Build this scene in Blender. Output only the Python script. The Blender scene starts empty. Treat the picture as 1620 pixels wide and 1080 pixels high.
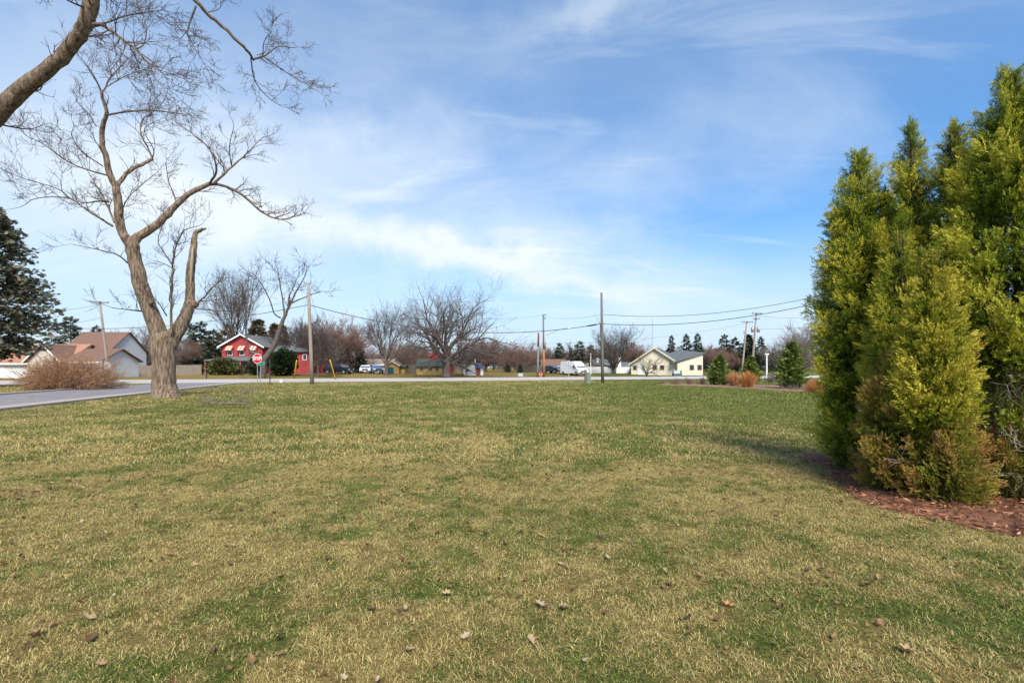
import bpy, bmesh, math, random
import numpy as np
from mathutils import Vector, Matrix

# ------------------------------------------------------------------ camera
S = bpy.context.scene
C = S.collection
F = 765.0          # focal length in photo pixels (1620 wide)
HZ = 581.0         # horizon row
EYE = 1.5
cd = bpy.data.cameras.new('camera'); cam = bpy.data.objects.new('camera', cd); C.objects.link(cam)
cam.location = (0, 0, EYE); cam.rotation_euler = (math.radians(90), 0, 0)
cd.sensor_width = 36; cd.lens = 36 * F / 1620
cd.shift_y = (HZ - 540) / 1620
cd.clip_start = 0.05; cd.clip_end = 5000
S.camera = cam

# ------------------------------------------------------------------ sky, sun, exposure
SUN_AZ, SUN_EL = math.radians(168), math.radians(46)
S.view_settings.view_transform = 'Standard'; S.view_settings.look = 'None'
S.view_settings.gamma = 1; S.view_settings.use_curve_mapping = False
S.view_settings.exposure = 1.5
W = bpy.data.worlds.new('World'); S.world = W; W.use_nodes = True
nt = W.node_tree; nt.nodes.clear()
def N(t, typ, **kw):
    n = t.nodes.new(typ)
    for k, v in kw.items(): setattr(n, k, v)
    return n
def mth(t, op, a, b=None, c=None, clamp=False):
    n = t.nodes.new('ShaderNodeMath'); n.operation = op; n.use_clamp = clamp
    for i, x in enumerate((a, b, c)):
        if x is None: continue
        if isinstance(x, (int, float)): n.inputs[i].default_value = x
        else: t.links.new(x, n.inputs[i])
    return n.outputs[0]
def smooth(t, x, a, b, lo=0., hi=1.):
    n = t.nodes.new('ShaderNodeMapRange'); n.interpolation_type = 'SMOOTHSTEP'
    t.links.new(x, n.inputs[0]); n.inputs[1].default_value = a; n.inputs[2].default_value = b
    n.inputs[3].default_value = lo; n.inputs[4].default_value = hi
    return n.outputs[0]
out = N(nt, 'ShaderNodeOutputWorld'); bg = N(nt, 'ShaderNodeBackground'); bg.inputs[1].default_value = 0.074
nt.links.new(bg.outputs[0], out.inputs[0])
sky = N(nt, 'ShaderNodeTexSky', sky_type='NISHITA', sun_disc=False, sun_elevation=SUN_EL, sun_rotation=SUN_AZ,
        altitude=200, air_density=1.0, dust_density=0.5, ozone_density=3.0)
tc = N(nt, 'ShaderNodeTexCoord'); sp = N(nt, 'ShaderNodeSeparateXYZ'); nt.links.new(tc.outputs['Generated'], sp.inputs[0])
zc = mth(nt, 'ADD', mth(nt, 'MAXIMUM', sp.outputs[2], 0.0), 0.22)
cb = N(nt, 'ShaderNodeCombineXYZ')
nt.links.new(mth(nt, 'DIVIDE', sp.outputs[0], zc), cb.inputs[0]); nt.links.new(mth(nt, 'DIVIDE', sp.outputs[1], zc), cb.inputs[1])
def cloudnoise(scale, rot, sc, detail, dist, off):
    m = N(nt, 'ShaderNodeMapping'); m.inputs['Rotation'].default_value = (0, 0, rot); m.inputs['Scale'].default_value = sc; m.inputs['Location'].default_value = off
    nt.links.new(cb.outputs[0], m.inputs[0])
    n = N(nt, 'ShaderNodeTexNoise'); n.inputs['Scale'].default_value = scale; n.inputs['Detail'].default_value = detail; n.inputs['Roughness'].default_value = 0.58; n.inputs['Distortion'].default_value = dist
    nt.links.new(m.outputs[0], n.inputs[0]); return n.outputs[0]
veil = smooth(nt, cloudnoise(0.75, 0.5, (1, 1.5, 1), 7, 0.5, (3.1, 1.7, 0)), 0.42, 0.80, 0, 0.5)
wisp = smooth(nt, cloudnoise(1.1, -0.35, (0.7, 3.0, 1), 8, 1.1, (7.3, 2.2, 0)), 0.52, 0.85, 0, 0.5)
def streak(px, py, w, h, ang, amp, soft=1.0):
    # one cirrus bank at a fixed direction of the sky
    c = Vector(((px - 810) / F, 1, (HZ - py) / F)).normalized()
    m = N(nt, 'ShaderNodeVectorMath', operation='SUBTRACT'); nt.links.new(tc.outputs['Generated'], m.inputs[0]); m.inputs[1].default_value = c
    r = Vector((c.y, -c.x, 0)).normalized(); u = r.cross(c)
    a = r * math.cos(ang) + u * math.sin(ang); b = -r * math.sin(ang) + u * math.cos(ang)
    def dot(v):
        d = N(nt, 'ShaderNodeVectorMath', operation='DOT_PRODUCT'); nt.links.new(m.outputs[0], d.inputs[0]); d.inputs[1].default_value = v; return d.outputs['Value']
    x = mth(nt, 'DIVIDE', dot(a), w / F); y = dot(b)
    # ragged, slightly bent edge
    n = N(nt, 'ShaderNodeTexNoise'); n.inputs['Scale'].default_value = 7; n.inputs['Detail'].default_value = 6; n.inputs['Roughness'].default_value = 0.6
    nt.links.new(tc.outputs['Generated'], n.inputs[0])
    y = mth(nt, 'ADD', y, mth(nt, 'MULTIPLY', mth(nt, 'SUBTRACT', n.outputs[0], 0.5), 0.16))
    y = mth(nt, 'DIVIDE', y, h / F)
    q = mth(nt, 'ADD', mth(nt, 'MULTIPLY', x, x), mth(nt, 'MULTIPLY', y, y))
    g = mth(nt, 'EXPONENT', mth(nt, 'MULTIPLY', q, -1.0))
    fr = smooth(nt, dot(c), -0.8, -0.3)
    return mth(nt, 'MULTIPLY', mth(nt, 'MULTIPLY', g, amp), fr)
low = mth(nt, 'ADD', smooth(nt, sp.outputs[2], 0.0, 0.34, 0.80, 0.0), smooth(nt, sp.outputs[2], 0.2, 0.55, 0.10, 0.30))
cl = mth(nt, 'ADD', veil, wisp)
for a in ((230, 320, 340, 110, 0.0, 0.72), (690, 395, 280, 28, -0.16, 0.58), (930, 455, 190, 22, -0.32, 0.42), (540, 255, 260, 55, 0.15, 0.36), (1010, 410, 260, 40, -0.3, 0.22),
          (960, 10, 120, 22, 0.25, 0.32), (1270, 200, 60, 60, 0.6, 0.12), (80, 60, 110, 60, 0.4, 0.25)):
    cl = mth(nt, 'ADD', cl, streak(*a))
cl = mth(nt, 'MULTIPLY', cl, 1.0, clamp=True)
mx = N(nt, 'ShaderNodeMix', data_type='RGBA'); nt.links.new(cl, mx.inputs[0])
hs = N(nt, 'ShaderNodeHueSaturation'); hs.inputs['Saturation'].default_value = 1.38; nt.links.new(sky.outputs[0], hs.inputs['Color']); hz = N(nt, 'ShaderNodeMix', data_type='RGBA'); nt.links.new(low, hz.inputs[0]); nt.links.new(hs.outputs[0], hz.inputs[6]); hz.inputs[7].default_value = (2.9, 3.65, 4.6, 1); nt.links.new(hz.outputs[2], mx.inputs[6]); mx.inputs[7].default_value = (4.3, 4.75, 5.15, 1)
nt.links.new(mx.outputs[2], bg.inputs[0])

sd = bpy.data.lights.new('sun', 'SUN'); sun = bpy.data.objects.new('sun', sd); C.objects.link(sun)
sd.energy = 2.3; sd.angle = math.radians(25); sd.color = (1.0, 0.93, 0.82)
sdir = Vector((math.sin(SUN_AZ) * math.cos(SUN_EL), math.cos(SUN_AZ) * math.cos(SUN_EL), math.sin(SUN_EL)))
sun.rotation_euler = sdir.to_track_quat('Z', 'Y').to_euler(); sun.location = sdir * 50

# ------------------------------------------------------------------ helpers
def at(px, d): return (px - 810) / F * d
def zz(py, d): return EYE + (HZ - py) / F * d
def gp(px, py):
    d = EYE * F / (py - HZ); return (at(px, d), d)
RU = (0.956, 0.292); RV = (-0.292, 0.956)
def vroad(x, y): return (x + 8) * RV[0] + (y - 54) * RV[1]
def ss(a, b, x):
    t = np.clip((np.asarray(x, float) - a) / (b - a), 0, 1); return t * t * (3 - 2 * t)
def ground(x, y):
    x = np.asarray(x, float); y = np.asarray(y, float)
    r = 0.45 * ss(17, 34, vroad(x, y)) * ss(-62, -45, x)
    n = 0.012 * np.sin(x * 1.7 + 0.6 * np.sin(y * 1.1)) * np.sin(y * 1.3 + 0.8 * np.sin(x * 0.9)) + 0.02 * np.sin(x * 0.43 + 1) * np.sin(y * 0.37)
    w = (1 - ss(14, 20, np.hypot(x * 0.5, y))) 
    return r + n * w
def gz(x, y): return float(ground(x, y))

def tag(o, label=None, cat=None, group=None, kind=None):
    if label: o['label'] = label
    if cat: o['category'] = cat
    if group: o['group'] = group
    if kind: o['kind'] = kind
    return o
def thing(name, label, cat, loc=(0, 0, 0), rz=0, group=None):
    o = bpy.data.objects.new(name, None); C.objects.link(o); o.location = loc; o.rotation_euler = (0, 0, rz)
    o.empty_display_size = 0.2
    return tag(o, label, cat, group)
def link(name, me, m, parent=None, loc=(0, 0, 0), rz=0):
    if m is not None and not me.materials: me.materials.append(m)
    o = bpy.data.objects.new(name, me); C.objects.link(o); o.parent = parent; o.location = loc; o.rotation_euler = (0, 0, rz)
    return o
def copy_tree(o, parent=None):
    c = o.copy(); C.objects.link(c); c.parent = parent
    for ch in list(o.children): copy_tree(ch, c)
    return c
def np_mesh(name, V, faces, bl=None, smooth_=False):
    """V (n,3), faces: (m,k) array or list of such arrays, bl: per-vertex float attribute"""
    me = bpy.data.meshes.new(name); V = np.asarray(V, np.float32)
    if not isinstance(faces, list): faces = [faces]
    faces = [np.asarray(f, np.int32) for f in faces if len(f)]
    me.vertices.add(len(V)); me.vertices.foreach_set('co', V.ravel())
    nl = sum(f.size for f in faces); npoly = sum(len(f) for f in faces)
    me.loops.add(nl); me.loops.foreach_set('vertex_index', np.concatenate([f.ravel() for f in faces]))
    tot = np.concatenate([np.full(len(f), f.shape[1], np.int32) for f in faces])
    st = np.concatenate([[0], np.cumsum(tot)[:-1]]).astype(np.int32)
    me.polygons.add(npoly); me.polygons.foreach_set('loop_start', st)
    if smooth_: me.polygons.foreach_set('use_smooth', np.ones(npoly, bool))
    if bl is not None:
        a = me.attributes.new('bl', 'FLOAT', 'POINT'); a.data.foreach_set('value', np.asarray(bl, np.float32))
    me.update(calc_edges=True); me.validate()
    return me
def scatter(T, f, P, R, s, bl=None):
    """many copies of a small template -> V, faces, bl"""
    T = np.asarray(T, float); n = len(P); k = len(T)
    V = np.einsum('nij,kj->nki', R, T) * np.asarray(s, float).reshape(n, 1, 1) + P[:, None, :]
    Fc = (np.asarray(f)[None] + (np.arange(n) * k)[:, None, None]).reshape(-1, len(f[0]))
    B = None if bl is None else np.repeat(bl, k)
    return V.reshape(-1, 3), Fc, B
def frames(axis, hint):
    """columns x,y,z : z = axis, y ~ normal hint"""
    z = axis / (np.linalg.norm(axis, axis=1, keepdims=True) + 1e-9)
    x = np.cross(hint, z); x /= (np.linalg.norm(x, axis=1, keepdims=True) + 1e-9)
    y = np.cross(z, x)
    return np.stack([x, y, z], axis=2)

class MB:
    def __init__(s): s.v = []; s.f = []
    def box(s, x0, x1, y0, y1, z0, z1):
        b = len(s.v)
        s.v += [(x0, y0, z0), (x1, y0, z0), (x1, y1, z0), (x0, y1, z0), (x0, y0, z1), (x1, y0, z1), (x1, y1, z1), (x0, y1, z1)]
        s.f += [tuple(b + i for i in q) for q in ((0, 3, 2, 1), (4, 5, 6, 7), (0, 1, 5, 4), (1, 2, 6, 5), (2, 3, 7, 6), (3, 0, 4, 7))]
        return s
    def prism(s, poly, d0, d1, axis='y'):
        """closed polygon in (a,z); extruded along axis"""
        b = len(s.v); n = len(poly)
        for d in (d0, d1):
            for a, z in poly: s.v.append((a, d, z) if axis == 'y' else (d, a, z) if axis == 'x' else (a, z, d))
        s.f.append(tuple(b + i for i in range(n))); s.f.append(tuple(b + n + i for i in reversed(range(n))))
        for i in range(n):
            j = (i + 1) % n; s.f.append((b + i, b + n + i, b + n + j, b + j))
        return s
    def hexa(s, pts):
        b = len(s.v); s.v += [tuple(p) for p in pts]
        s.f += [tuple(b + i for i in q) for q in ((0, 3, 2, 1), (4, 5, 6, 7), (0, 1, 5, 4), (1, 2, 6, 5), (2, 3, 7, 6), (3, 0, 4, 7))]
        return s
    def slab(s, q, t):
        """quad (4 points) thickened along its normal by t"""
        q = [Vector(p) for p in q]; n = (q[1] - q[0]).cross(q[3] - q[0]).normalized() * t
        return s.hexa(q + [p + n for p in q])
    def tube(s, pts, rad, n=6, cap=True):
        pts = [Vector(p) for p in pts]; b = len(s.v); m = len(pts)
        t = (pts[1] - pts[0]).normalized()
        x = t.orthogonal().normalized()
        for i, p in enumerate(pts):
            t2 = ((pts[min(i + 1, m - 1)] - pts[max(i - 1, 0)])).normalized()
            x = (x - t2 * x.dot(t2)); x = x.normalized() if x.length > 1e-6 else t2.orthogonal().normalized()
            y = t2.cross(x); r = rad[i] if hasattr(rad, '__len__') else rad
            for k in range(n):
                a = 6.28318 * k / n; s.v.append(tuple(p + x * (r * math.cos(a)) + y * (r * math.sin(a))))
        for i in range(m - 1):
            for k in range(n):
                k2 = (k + 1) % n; s.f.append((b + i * n + k, b + i * n + k2, b + (i + 1) * n + k2, b + (i + 1) * n + k))
        if cap:
            s.f.append(tuple(b + k for k in reversed(range(n)))); s.f.append(tuple(b + (m - 1) * n + k for k in range(n)))
        return s
    def mesh(s, name, bevel=0, smooth_=False):
        me = bpy.data.meshes.new(name); me.from_pydata(s.v, [], s.f)
        bm = bmesh.new(); bm.from_mesh(me)
        bmesh.ops.recalc_face_normals(bm, faces=bm.faces[:])
        if bevel: bmesh.ops.bevel(bm, geom=bm.edges[:] , offset=bevel, segments=2, affect='EDGES', clamp_overlap=True)
        if smooth_:
            for f in bm.faces: f.smooth = True
        bm.to_mesh(me); bm.free(); return me
    def build(s, name, m, parent=None, bevel=0, smooth_=False, loc=(0, 0, 0), rz=0):
        return link(name, s.mesh(name, bevel, smooth_), m, parent, loc, rz)


def instancer(name, meshes, P, eul, scl, idx, tone=None, parent=None):
    """one object whose points carry copies of small meshes (geometry nodes)"""
    me = bpy.data.meshes.new(name); n = len(P); me.vertices.add(n); me.vertices.foreach_set('co', np.asarray(P, np.float32).ravel())
    for nm, ty, dat in (('scl', 'FLOAT', scl), ('idx', 'INT', idx), ('tone', 'FLOAT', np.zeros(n) if tone is None else tone)):
        a = me.attributes.new(nm, ty, 'POINT'); a.data.foreach_set('value', np.asarray(dat, np.int32 if ty == 'INT' else np.float32))
    a = me.attributes.new('eul', 'FLOAT_VECTOR', 'POINT'); a.data.foreach_set('vector', np.asarray(eul, np.float32).ravel())
    me.update(); o = link(name, me, None, parent)
    ng = bpy.data.node_groups.new(name, 'GeometryNodeTree'); ng.interface.new_socket('Geometry', in_out='INPUT', socket_type='NodeSocketGeometry'); ng.interface.new_socket('Geometry', in_out='OUTPUT', socket_type='NodeSocketGeometry')
    gi = ng.nodes.new('NodeGroupInput'); go = ng.nodes.new('NodeGroupOutput'); ip = ng.nodes.new('GeometryNodeInstanceOnPoints'); g2 = ng.nodes.new('GeometryNodeGeometryToInstance')
    for m in meshes:
        if m.name not in SRC: SRC[m.name] = bpy.data.objects.new(m.name, m)
        oi = ng.nodes.new('GeometryNodeObjectInfo'); oi.inputs['Object'].default_value = SRC[m.name]; oi.inputs['As Instance'].default_value = False
        ng.links.new(oi.outputs['Geometry'], g2.inputs[0])
    def attr(nm, ty):
        n = ng.nodes.new('GeometryNodeInputNamedAttribute'); n.data_type = ty; n.inputs['Name'].default_value = nm; return n.outputs['Attribute']
    er = ng.nodes.new('FunctionNodeEulerToRotation'); ng.links.new(attr('eul', 'FLOAT_VECTOR'), er.inputs[0])
    ng.links.new(gi.outputs[0], ip.inputs['Points']); ng.links.new(g2.outputs[0], ip.inputs['Instance']); ip.inputs['Pick Instance'].default_value = True
    ng.links.new(attr('idx', 'INT'), ip.inputs['Instance Index']); ng.links.new(er.outputs[0], ip.inputs['Rotation'])
    ng.links.new(attr('scl', 'FLOAT'), ip.inputs['Scale']); ng.links.new(ip.outputs[0], go.inputs[0])
    md = o.modifiers.new('copies', 'NODES'); md.node_group = ng; return o
SRC = {}
def eulers(Rm):
    """rotation matrices (columns x,y,z) -> XYZ euler angles"""
    return np.column_stack([np.arctan2(Rm[:, 2, 1], Rm[:, 2, 2]), np.arcsin(np.clip(-Rm[:, 2, 0], -1, 1)), np.arctan2(Rm[:, 1, 0], Rm[:, 0, 0])])
# ------------------------------------------------------------------ materials
M = {}
def mat(name, col, rough=0.85, var=0.18, scale=6, bump=0, col2=None, stretch=(1, 1, 1), detail=5, spec=0.3, metal=0, bumpscale=None, contrast=(0.3, 0.7)):
    m = bpy.data.materials.new(name); m.use_nodes = True; t = m.node_tree; b = t.nodes['Principled BSDF']
    tcn = N(t, 'ShaderNodeTexCoord'); mp = N(t, 'ShaderNodeMapping'); mp.inputs['Scale'].default_value = stretch; t.links.new(tcn.outputs['Object'], mp.inputs[0])
    n = N(t, 'ShaderNodeTexNoise'); n.inputs['Scale'].default_value = scale; n.inputs['Detail'].default_value = detail; n.inputs['Roughness'].default_value = 0.62; t.links.new(mp.outputs[0], n.inputs[0])
    r = N(t, 'ShaderNodeValToRGB'); t.links.new(n.outputs[0], r.inputs[0])
    c2 = col2 or tuple(min(1, c * (1 + var)) for c in col); c1 = tuple(c * (1 - var) for c in col) if not col2 else col
    r.color_ramp.elements[0].position = contrast[0]; r.color_ramp.elements[1].position = contrast[1]
    r.color_ramp.elements[0].color = (*c1, 1); r.color_ramp.elements[1].color = (*c2, 1)
    t.links.new(r.outputs[0], b.inputs['Base Color']); b.inputs['Roughness'].default_value = rough; b.inputs['Specular IOR Level'].default_value = spec; b.inputs['Metallic'].default_value = metal
    if bump:
        bn = N(t, 'ShaderNodeBump'); bn.inputs['Strength'].default_value = 1; bn.inputs['Distance'].default_value = bump
        src = n.outputs[0]
        if bumpscale:
            n2 = N(t, 'ShaderNodeTexNoise'); n2.inputs['Scale'].default_value = bumpscale; n2.inputs['Detail'].default_value = 6; t.links.new(mp.outputs[0], n2.inputs[0]); src = n2.outputs[0]
        t.links.new(src, bn.inputs['Height']); t.links.new(bn.outputs[0], b.inputs['Normal'])
    M[name] = m; return m
def leafmat(name, cols, transl=0.3, rough=0.6, spec=0.2):
    """colour ramp over the per-blade attribute 'bl'"""
    m = bpy.data.materials.new(name); m.use_nodes = True; t = m.node_tree; b = t.nodes['Principled BSDF']; o = t.nodes['Material Output']
    a = N(t, 'ShaderNodeAttribute', attribute_name='bl')
    ia = N(t, 'ShaderNodeAttribute', attribute_name='tone', attribute_type='INSTANCER')
    r = N(t, 'ShaderNodeValToRGB'); t.links.new(mth(t, 'ADD', a.outputs['Fac'], ia.outputs['Fac'], clamp=True), r.inputs[0])
    while len(r.color_ramp.elements) < len(cols): r.color_ramp.elements.new(0.5)
    for e, (p, c) in zip(r.color_ramp.elements, cols): e.position = p; e.color = (*c, 1)
    t.links.new(r.outputs[0], b.inputs['Base Color']); b.inputs['Roughness'].default_value = rough; b.inputs['Specular IOR Level'].default_value = spec
    if transl:
        tr = N(t, 'ShaderNodeBsdfTranslucent'); t.links.new(r.outputs[0], tr.inputs[0]); ms = N(t, 'ShaderNodeMixShader'); ms.inputs[0].default_value = transl
        t.links.new(b.outputs[0], ms.inputs[1]); t.links.new(tr.outputs[0], ms.inputs[2]); t.links.new(ms.outputs[0], o.inputs[0])
    M[name] = m; return m

mat('bark_hero', (0.065, 0.043, 0.028), col2=(0.30, 0.225, 0.155), rough=0.95, scale=7, stretch=(2.0, 2.0, 0.28), bump=0.09, detail=8, contrast=(0.36, 0.62))
mat('bark_limb', (0.08, 0.06, 0.045), col2=(0.22, 0.18, 0.145), rough=0.95, scale=9, stretch=(1.5, 1.5, 0.6), bump=0.03, detail=7)
mat('twig_hero', (0.10, 0.072, 0.054), var=0.3, scale=3)
mat('bark_far', (0.06, 0.048, 0.04), col2=(0.125, 0.10, 0.085), scale=3)
mat('twig_far', (0.075, 0.058, 0.05), var=0.2, scale=1)
mat('twig_red', (0.19, 0.115, 0.09), var=0.2, scale=1)
mat('twig_pale', (0.21, 0.175, 0.155), var=0.2, scale=1)
mat('twig_wood', (0.155, 0.108, 0.09), var=0.25, scale=0.2)
mat('twig_bush', (0.24, 0.12, 0.065), col2=(0.42, 0.26, 0.15), scale=2)
mat('concrete', (0.34, 0.29, 0.25), var=0.14, scale=3, bump=0.004)
mat('road_light', (0.40, 0.37, 0.345), var=0.12, scale=0.7, bump=0.003, bumpscale=60)
mat('wood_pole', (0.20, 0.165, 0.13), col2=(0.33, 0.285, 0.235), scale=8, stretch=(3, 3, 0.25))
mat('wood_pole_dark', (0.10, 0.085, 0.075), col2=(0.20, 0.17, 0.15), scale=8, stretch=(3, 3, 0.25))
mat('wood_orange', (0.28, 0.14, 0.055), var=0.25, scale=8, stretch=(3, 3, 0.25))
mat('wood_red', (0.20, 0.07, 0.055), var=0.25, scale=8, stretch=(3, 3, 0.25))
mat('metal_grey', (0.32, 0.33, 0.34), rough=0.5, var=0.08, metal=0.4)
mat('metal_dark', (0.05, 0.05, 0.055), rough=0.5, var=0.1)
mat('wire', (0.045, 0.045, 0.05), rough=0.6, var=0.1)
mat('yellow_plastic', (0.75, 0.47, 0.02), rough=0.5, var=0.08)
mat('white_paint', (0.74, 0.74, 0.72), rough=0.6, var=0.05)
mat('white_siding', (0.66, 0.665, 0.66), rough=0.7, var=0.07, scale=1.5)
mat('cream_siding', (0.62, 0.56, 0.42), rough=0.75, var=0.07, scale=1.5)
mat('beige_wall', (0.50, 0.45, 0.38), rough=0.8, var=0.1, scale=2)
mat('stone_wall', (0.30, 0.25, 0.20), col2=(0.58, 0.52, 0.45), rough=0.9, scale=4, contrast=(0.4, 0.6))
mat('tan_wall', (0.46, 0.31, 0.12), rough=0.8, var=0.12, scale=2)
mat('red_siding', (0.30, 0.045, 0.045), rough=0.7, var=0.14, scale=1.5)
mat('red_trim', (0.50, 0.10, 0.09), rough=0.7, var=0.1)
mat('roof_brown', (0.13, 0.075, 0.055), col2=(0.19, 0.115, 0.085), rough=0.95, scale=5)
mat('roof_salmon', (0.30, 0.145, 0.09), col2=(0.38, 0.20, 0.13), rough=0.95, scale=5)
mat('roof_grey', (0.085, 0.10, 0.105), col2=(0.14, 0.155, 0.155), rough=0.95, scale=5)
mat('roof_green', (0.05, 0.075, 0.06), col2=(0.085, 0.11, 0.09), rough=0.95, scale=5)
mat('roof_tan', (0.19, 0.155, 0.125), col2=(0.26, 0.215, 0.175), rough=0.95, scale=5)
mat('roof_red', (0.44, 0.03, 0.035), rough=0.8, var=0.1)
mat('fence_wood', (0.20, 0.165, 0.135), col2=(0.34, 0.29, 0.24), scale=6, stretch=(4, 4, 0.4))
mat('fence_dark', (0.09, 0.075, 0.065), col2=(0.16, 0.135, 0.11), scale=6, stretch=(4, 4, 0.4))
mat('glass', (0.025, 0.03, 0.035), rough=0.08, var=0.1, spec=0.6)
mat('glass_sky', (0.10, 0.13, 0.16), rough=0.1, var=0.1, spec=0.8)
mat('teal_door', (0.01, 0.10, 0.12), rough=0.5, var=0.1)
mat('red_door', (0.30, 0.04, 0.03), rough=0.5, var=0.1)
mat('blue_awning', (0.03, 0.09, 0.42), rough=0.7, var=0.1)
mat('awning_orange', (0.72, 0.10, 0.05), rough=0.8, var=0.08)
mat('awning_white', (0.72, 0.66, 0.58), rough=0.8, var=0.06)
mat('sign_red', (0.55, 0.012, 0.02), rough=0.35, var=0.04)
mat('sign_white', (0.82, 0.82, 0.82), rough=0.4, var=0.02)
mat('sign_green', (0.0, 0.20, 0.11), rough=0.4, var=0.04)
mat('sign_back', (0.34, 0.34, 0.37), rough=0.5, var=0.06)
mat('car_white', (0.76, 0.77, 0.78), rough=0.3, var=0.02, spec=0.5)
mat('car_dark', (0.025, 0.028, 0.045), rough=0.25, var=0.05, spec=0.5)
mat('car_black', (0.012, 0.013, 0.02), rough=0.25, var=0.05, spec=0.5)
mat('car_blue', (0.16, 0.25, 0.47), rough=0.3, var=0.05, spec=0.5)
mat('car_silver', (0.42, 0.44, 0.46), rough=0.3, var=0.05, spec=0.5, metal=0.3)
mat('tyre', (0.018, 0.018, 0.018), rough=0.9, var=0.1)
mat('lamp_glass', (0.75, 0.76, 0.78), rough=0.15, var=0.02, spec=0.6)
mat('green_box', (0.05, 0.11, 0.095), rough=0.6, var=0.1)
mat('pedestal', (0.16, 0.19, 0.16), rough=0.7, var=0.12)
mat('cabinet_pale', (0.40, 0.46, 0.45), rough=0.6, var=0.1)
mat('hydrant', (0.50, 0.05, 0.03), rough=0.5, var=0.1)
mat('mulch_soil', (0.08, 0.036, 0.02), col2=(0.21, 0.095, 0.05), rough=1, scale=16, bump=0.02, detail=8)
mat('mulch_far', (0.15, 0.085, 0.055), col2=(0.28, 0.17, 0.11), rough=1, scale=5)
mat('heartwood', (0.36, 0.27, 0.17), col2=(0.50, 0.40, 0.27), rough=0.9, scale=10, stretch=(2, 2, 0.4))
mat('conifer_trunk', (0.10, 0.06, 0.045), col2=(0.17, 0.105, 0.075), scale=8, stretch=(3, 3, 0.4))
mat('dead_twig', (0.30, 0.25, 0.21), var=0.25, scale=4)

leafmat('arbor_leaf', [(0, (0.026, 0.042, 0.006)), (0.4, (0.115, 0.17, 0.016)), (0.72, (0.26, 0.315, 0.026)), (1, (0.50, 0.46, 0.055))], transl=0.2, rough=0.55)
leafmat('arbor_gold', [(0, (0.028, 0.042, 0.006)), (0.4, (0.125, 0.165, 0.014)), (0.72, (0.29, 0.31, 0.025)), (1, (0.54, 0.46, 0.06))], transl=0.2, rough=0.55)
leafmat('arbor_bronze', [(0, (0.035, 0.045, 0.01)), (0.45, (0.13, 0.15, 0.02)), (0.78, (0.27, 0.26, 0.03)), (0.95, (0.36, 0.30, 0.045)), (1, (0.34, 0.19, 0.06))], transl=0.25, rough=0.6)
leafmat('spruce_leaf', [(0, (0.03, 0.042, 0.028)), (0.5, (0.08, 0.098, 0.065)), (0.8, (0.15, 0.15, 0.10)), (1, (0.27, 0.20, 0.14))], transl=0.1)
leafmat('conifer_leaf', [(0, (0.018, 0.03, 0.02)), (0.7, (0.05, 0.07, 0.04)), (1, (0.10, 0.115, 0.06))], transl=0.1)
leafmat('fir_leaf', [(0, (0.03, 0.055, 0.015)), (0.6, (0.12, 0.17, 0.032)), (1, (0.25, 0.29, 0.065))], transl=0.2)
leafmat('cedar_leaf', [(0, (0.05, 0.035, 0.015)), (0.7, (0.115, 0.075, 0.025)), (1, (0.17, 0.115, 0.04))], transl=0.1)
leafmat('yew_leaf', [(0, (0.02, 0.03, 0.01)), (0.6, (0.075, 0.085, 0.022)), (1, (0.17, 0.16, 0.05))], transl=0.15)
leafmat('shrub_leaf', [(0, (0.008, 0.018, 0.006)), (0.7, (0.022, 0.042, 0.012)), (1, (0.05, 0.075, 0.02))], transl=0.15)
leafmat('straw_orange', [(0, (0.33, 0.13, 0.05)), (0.6, (0.56, 0.26, 0.09)), (1, (0.68, 0.40, 0.17))], transl=0.3)
leafmat('dead_leaf', [(0, (0.06, 0.04, 0.022)), (0.3, (0.15, 0.085, 0.04)), (0.55, (0.26, 0.155, 0.07)), (0.75, (0.36, 0.26, 0.145)), (0.9, (0.36, 0.30, 0.20)), (1, (0.50, 0.20, 0.035))], transl=0.15)
leafmat('chips', [(0, (0.05, 0.022, 0.013)), (0.5, (0.24, 0.095, 0.045)), (0.85, (0.40, 0.19, 0.10)), (1, (0.55, 0.40, 0.27))], transl=0)

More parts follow.
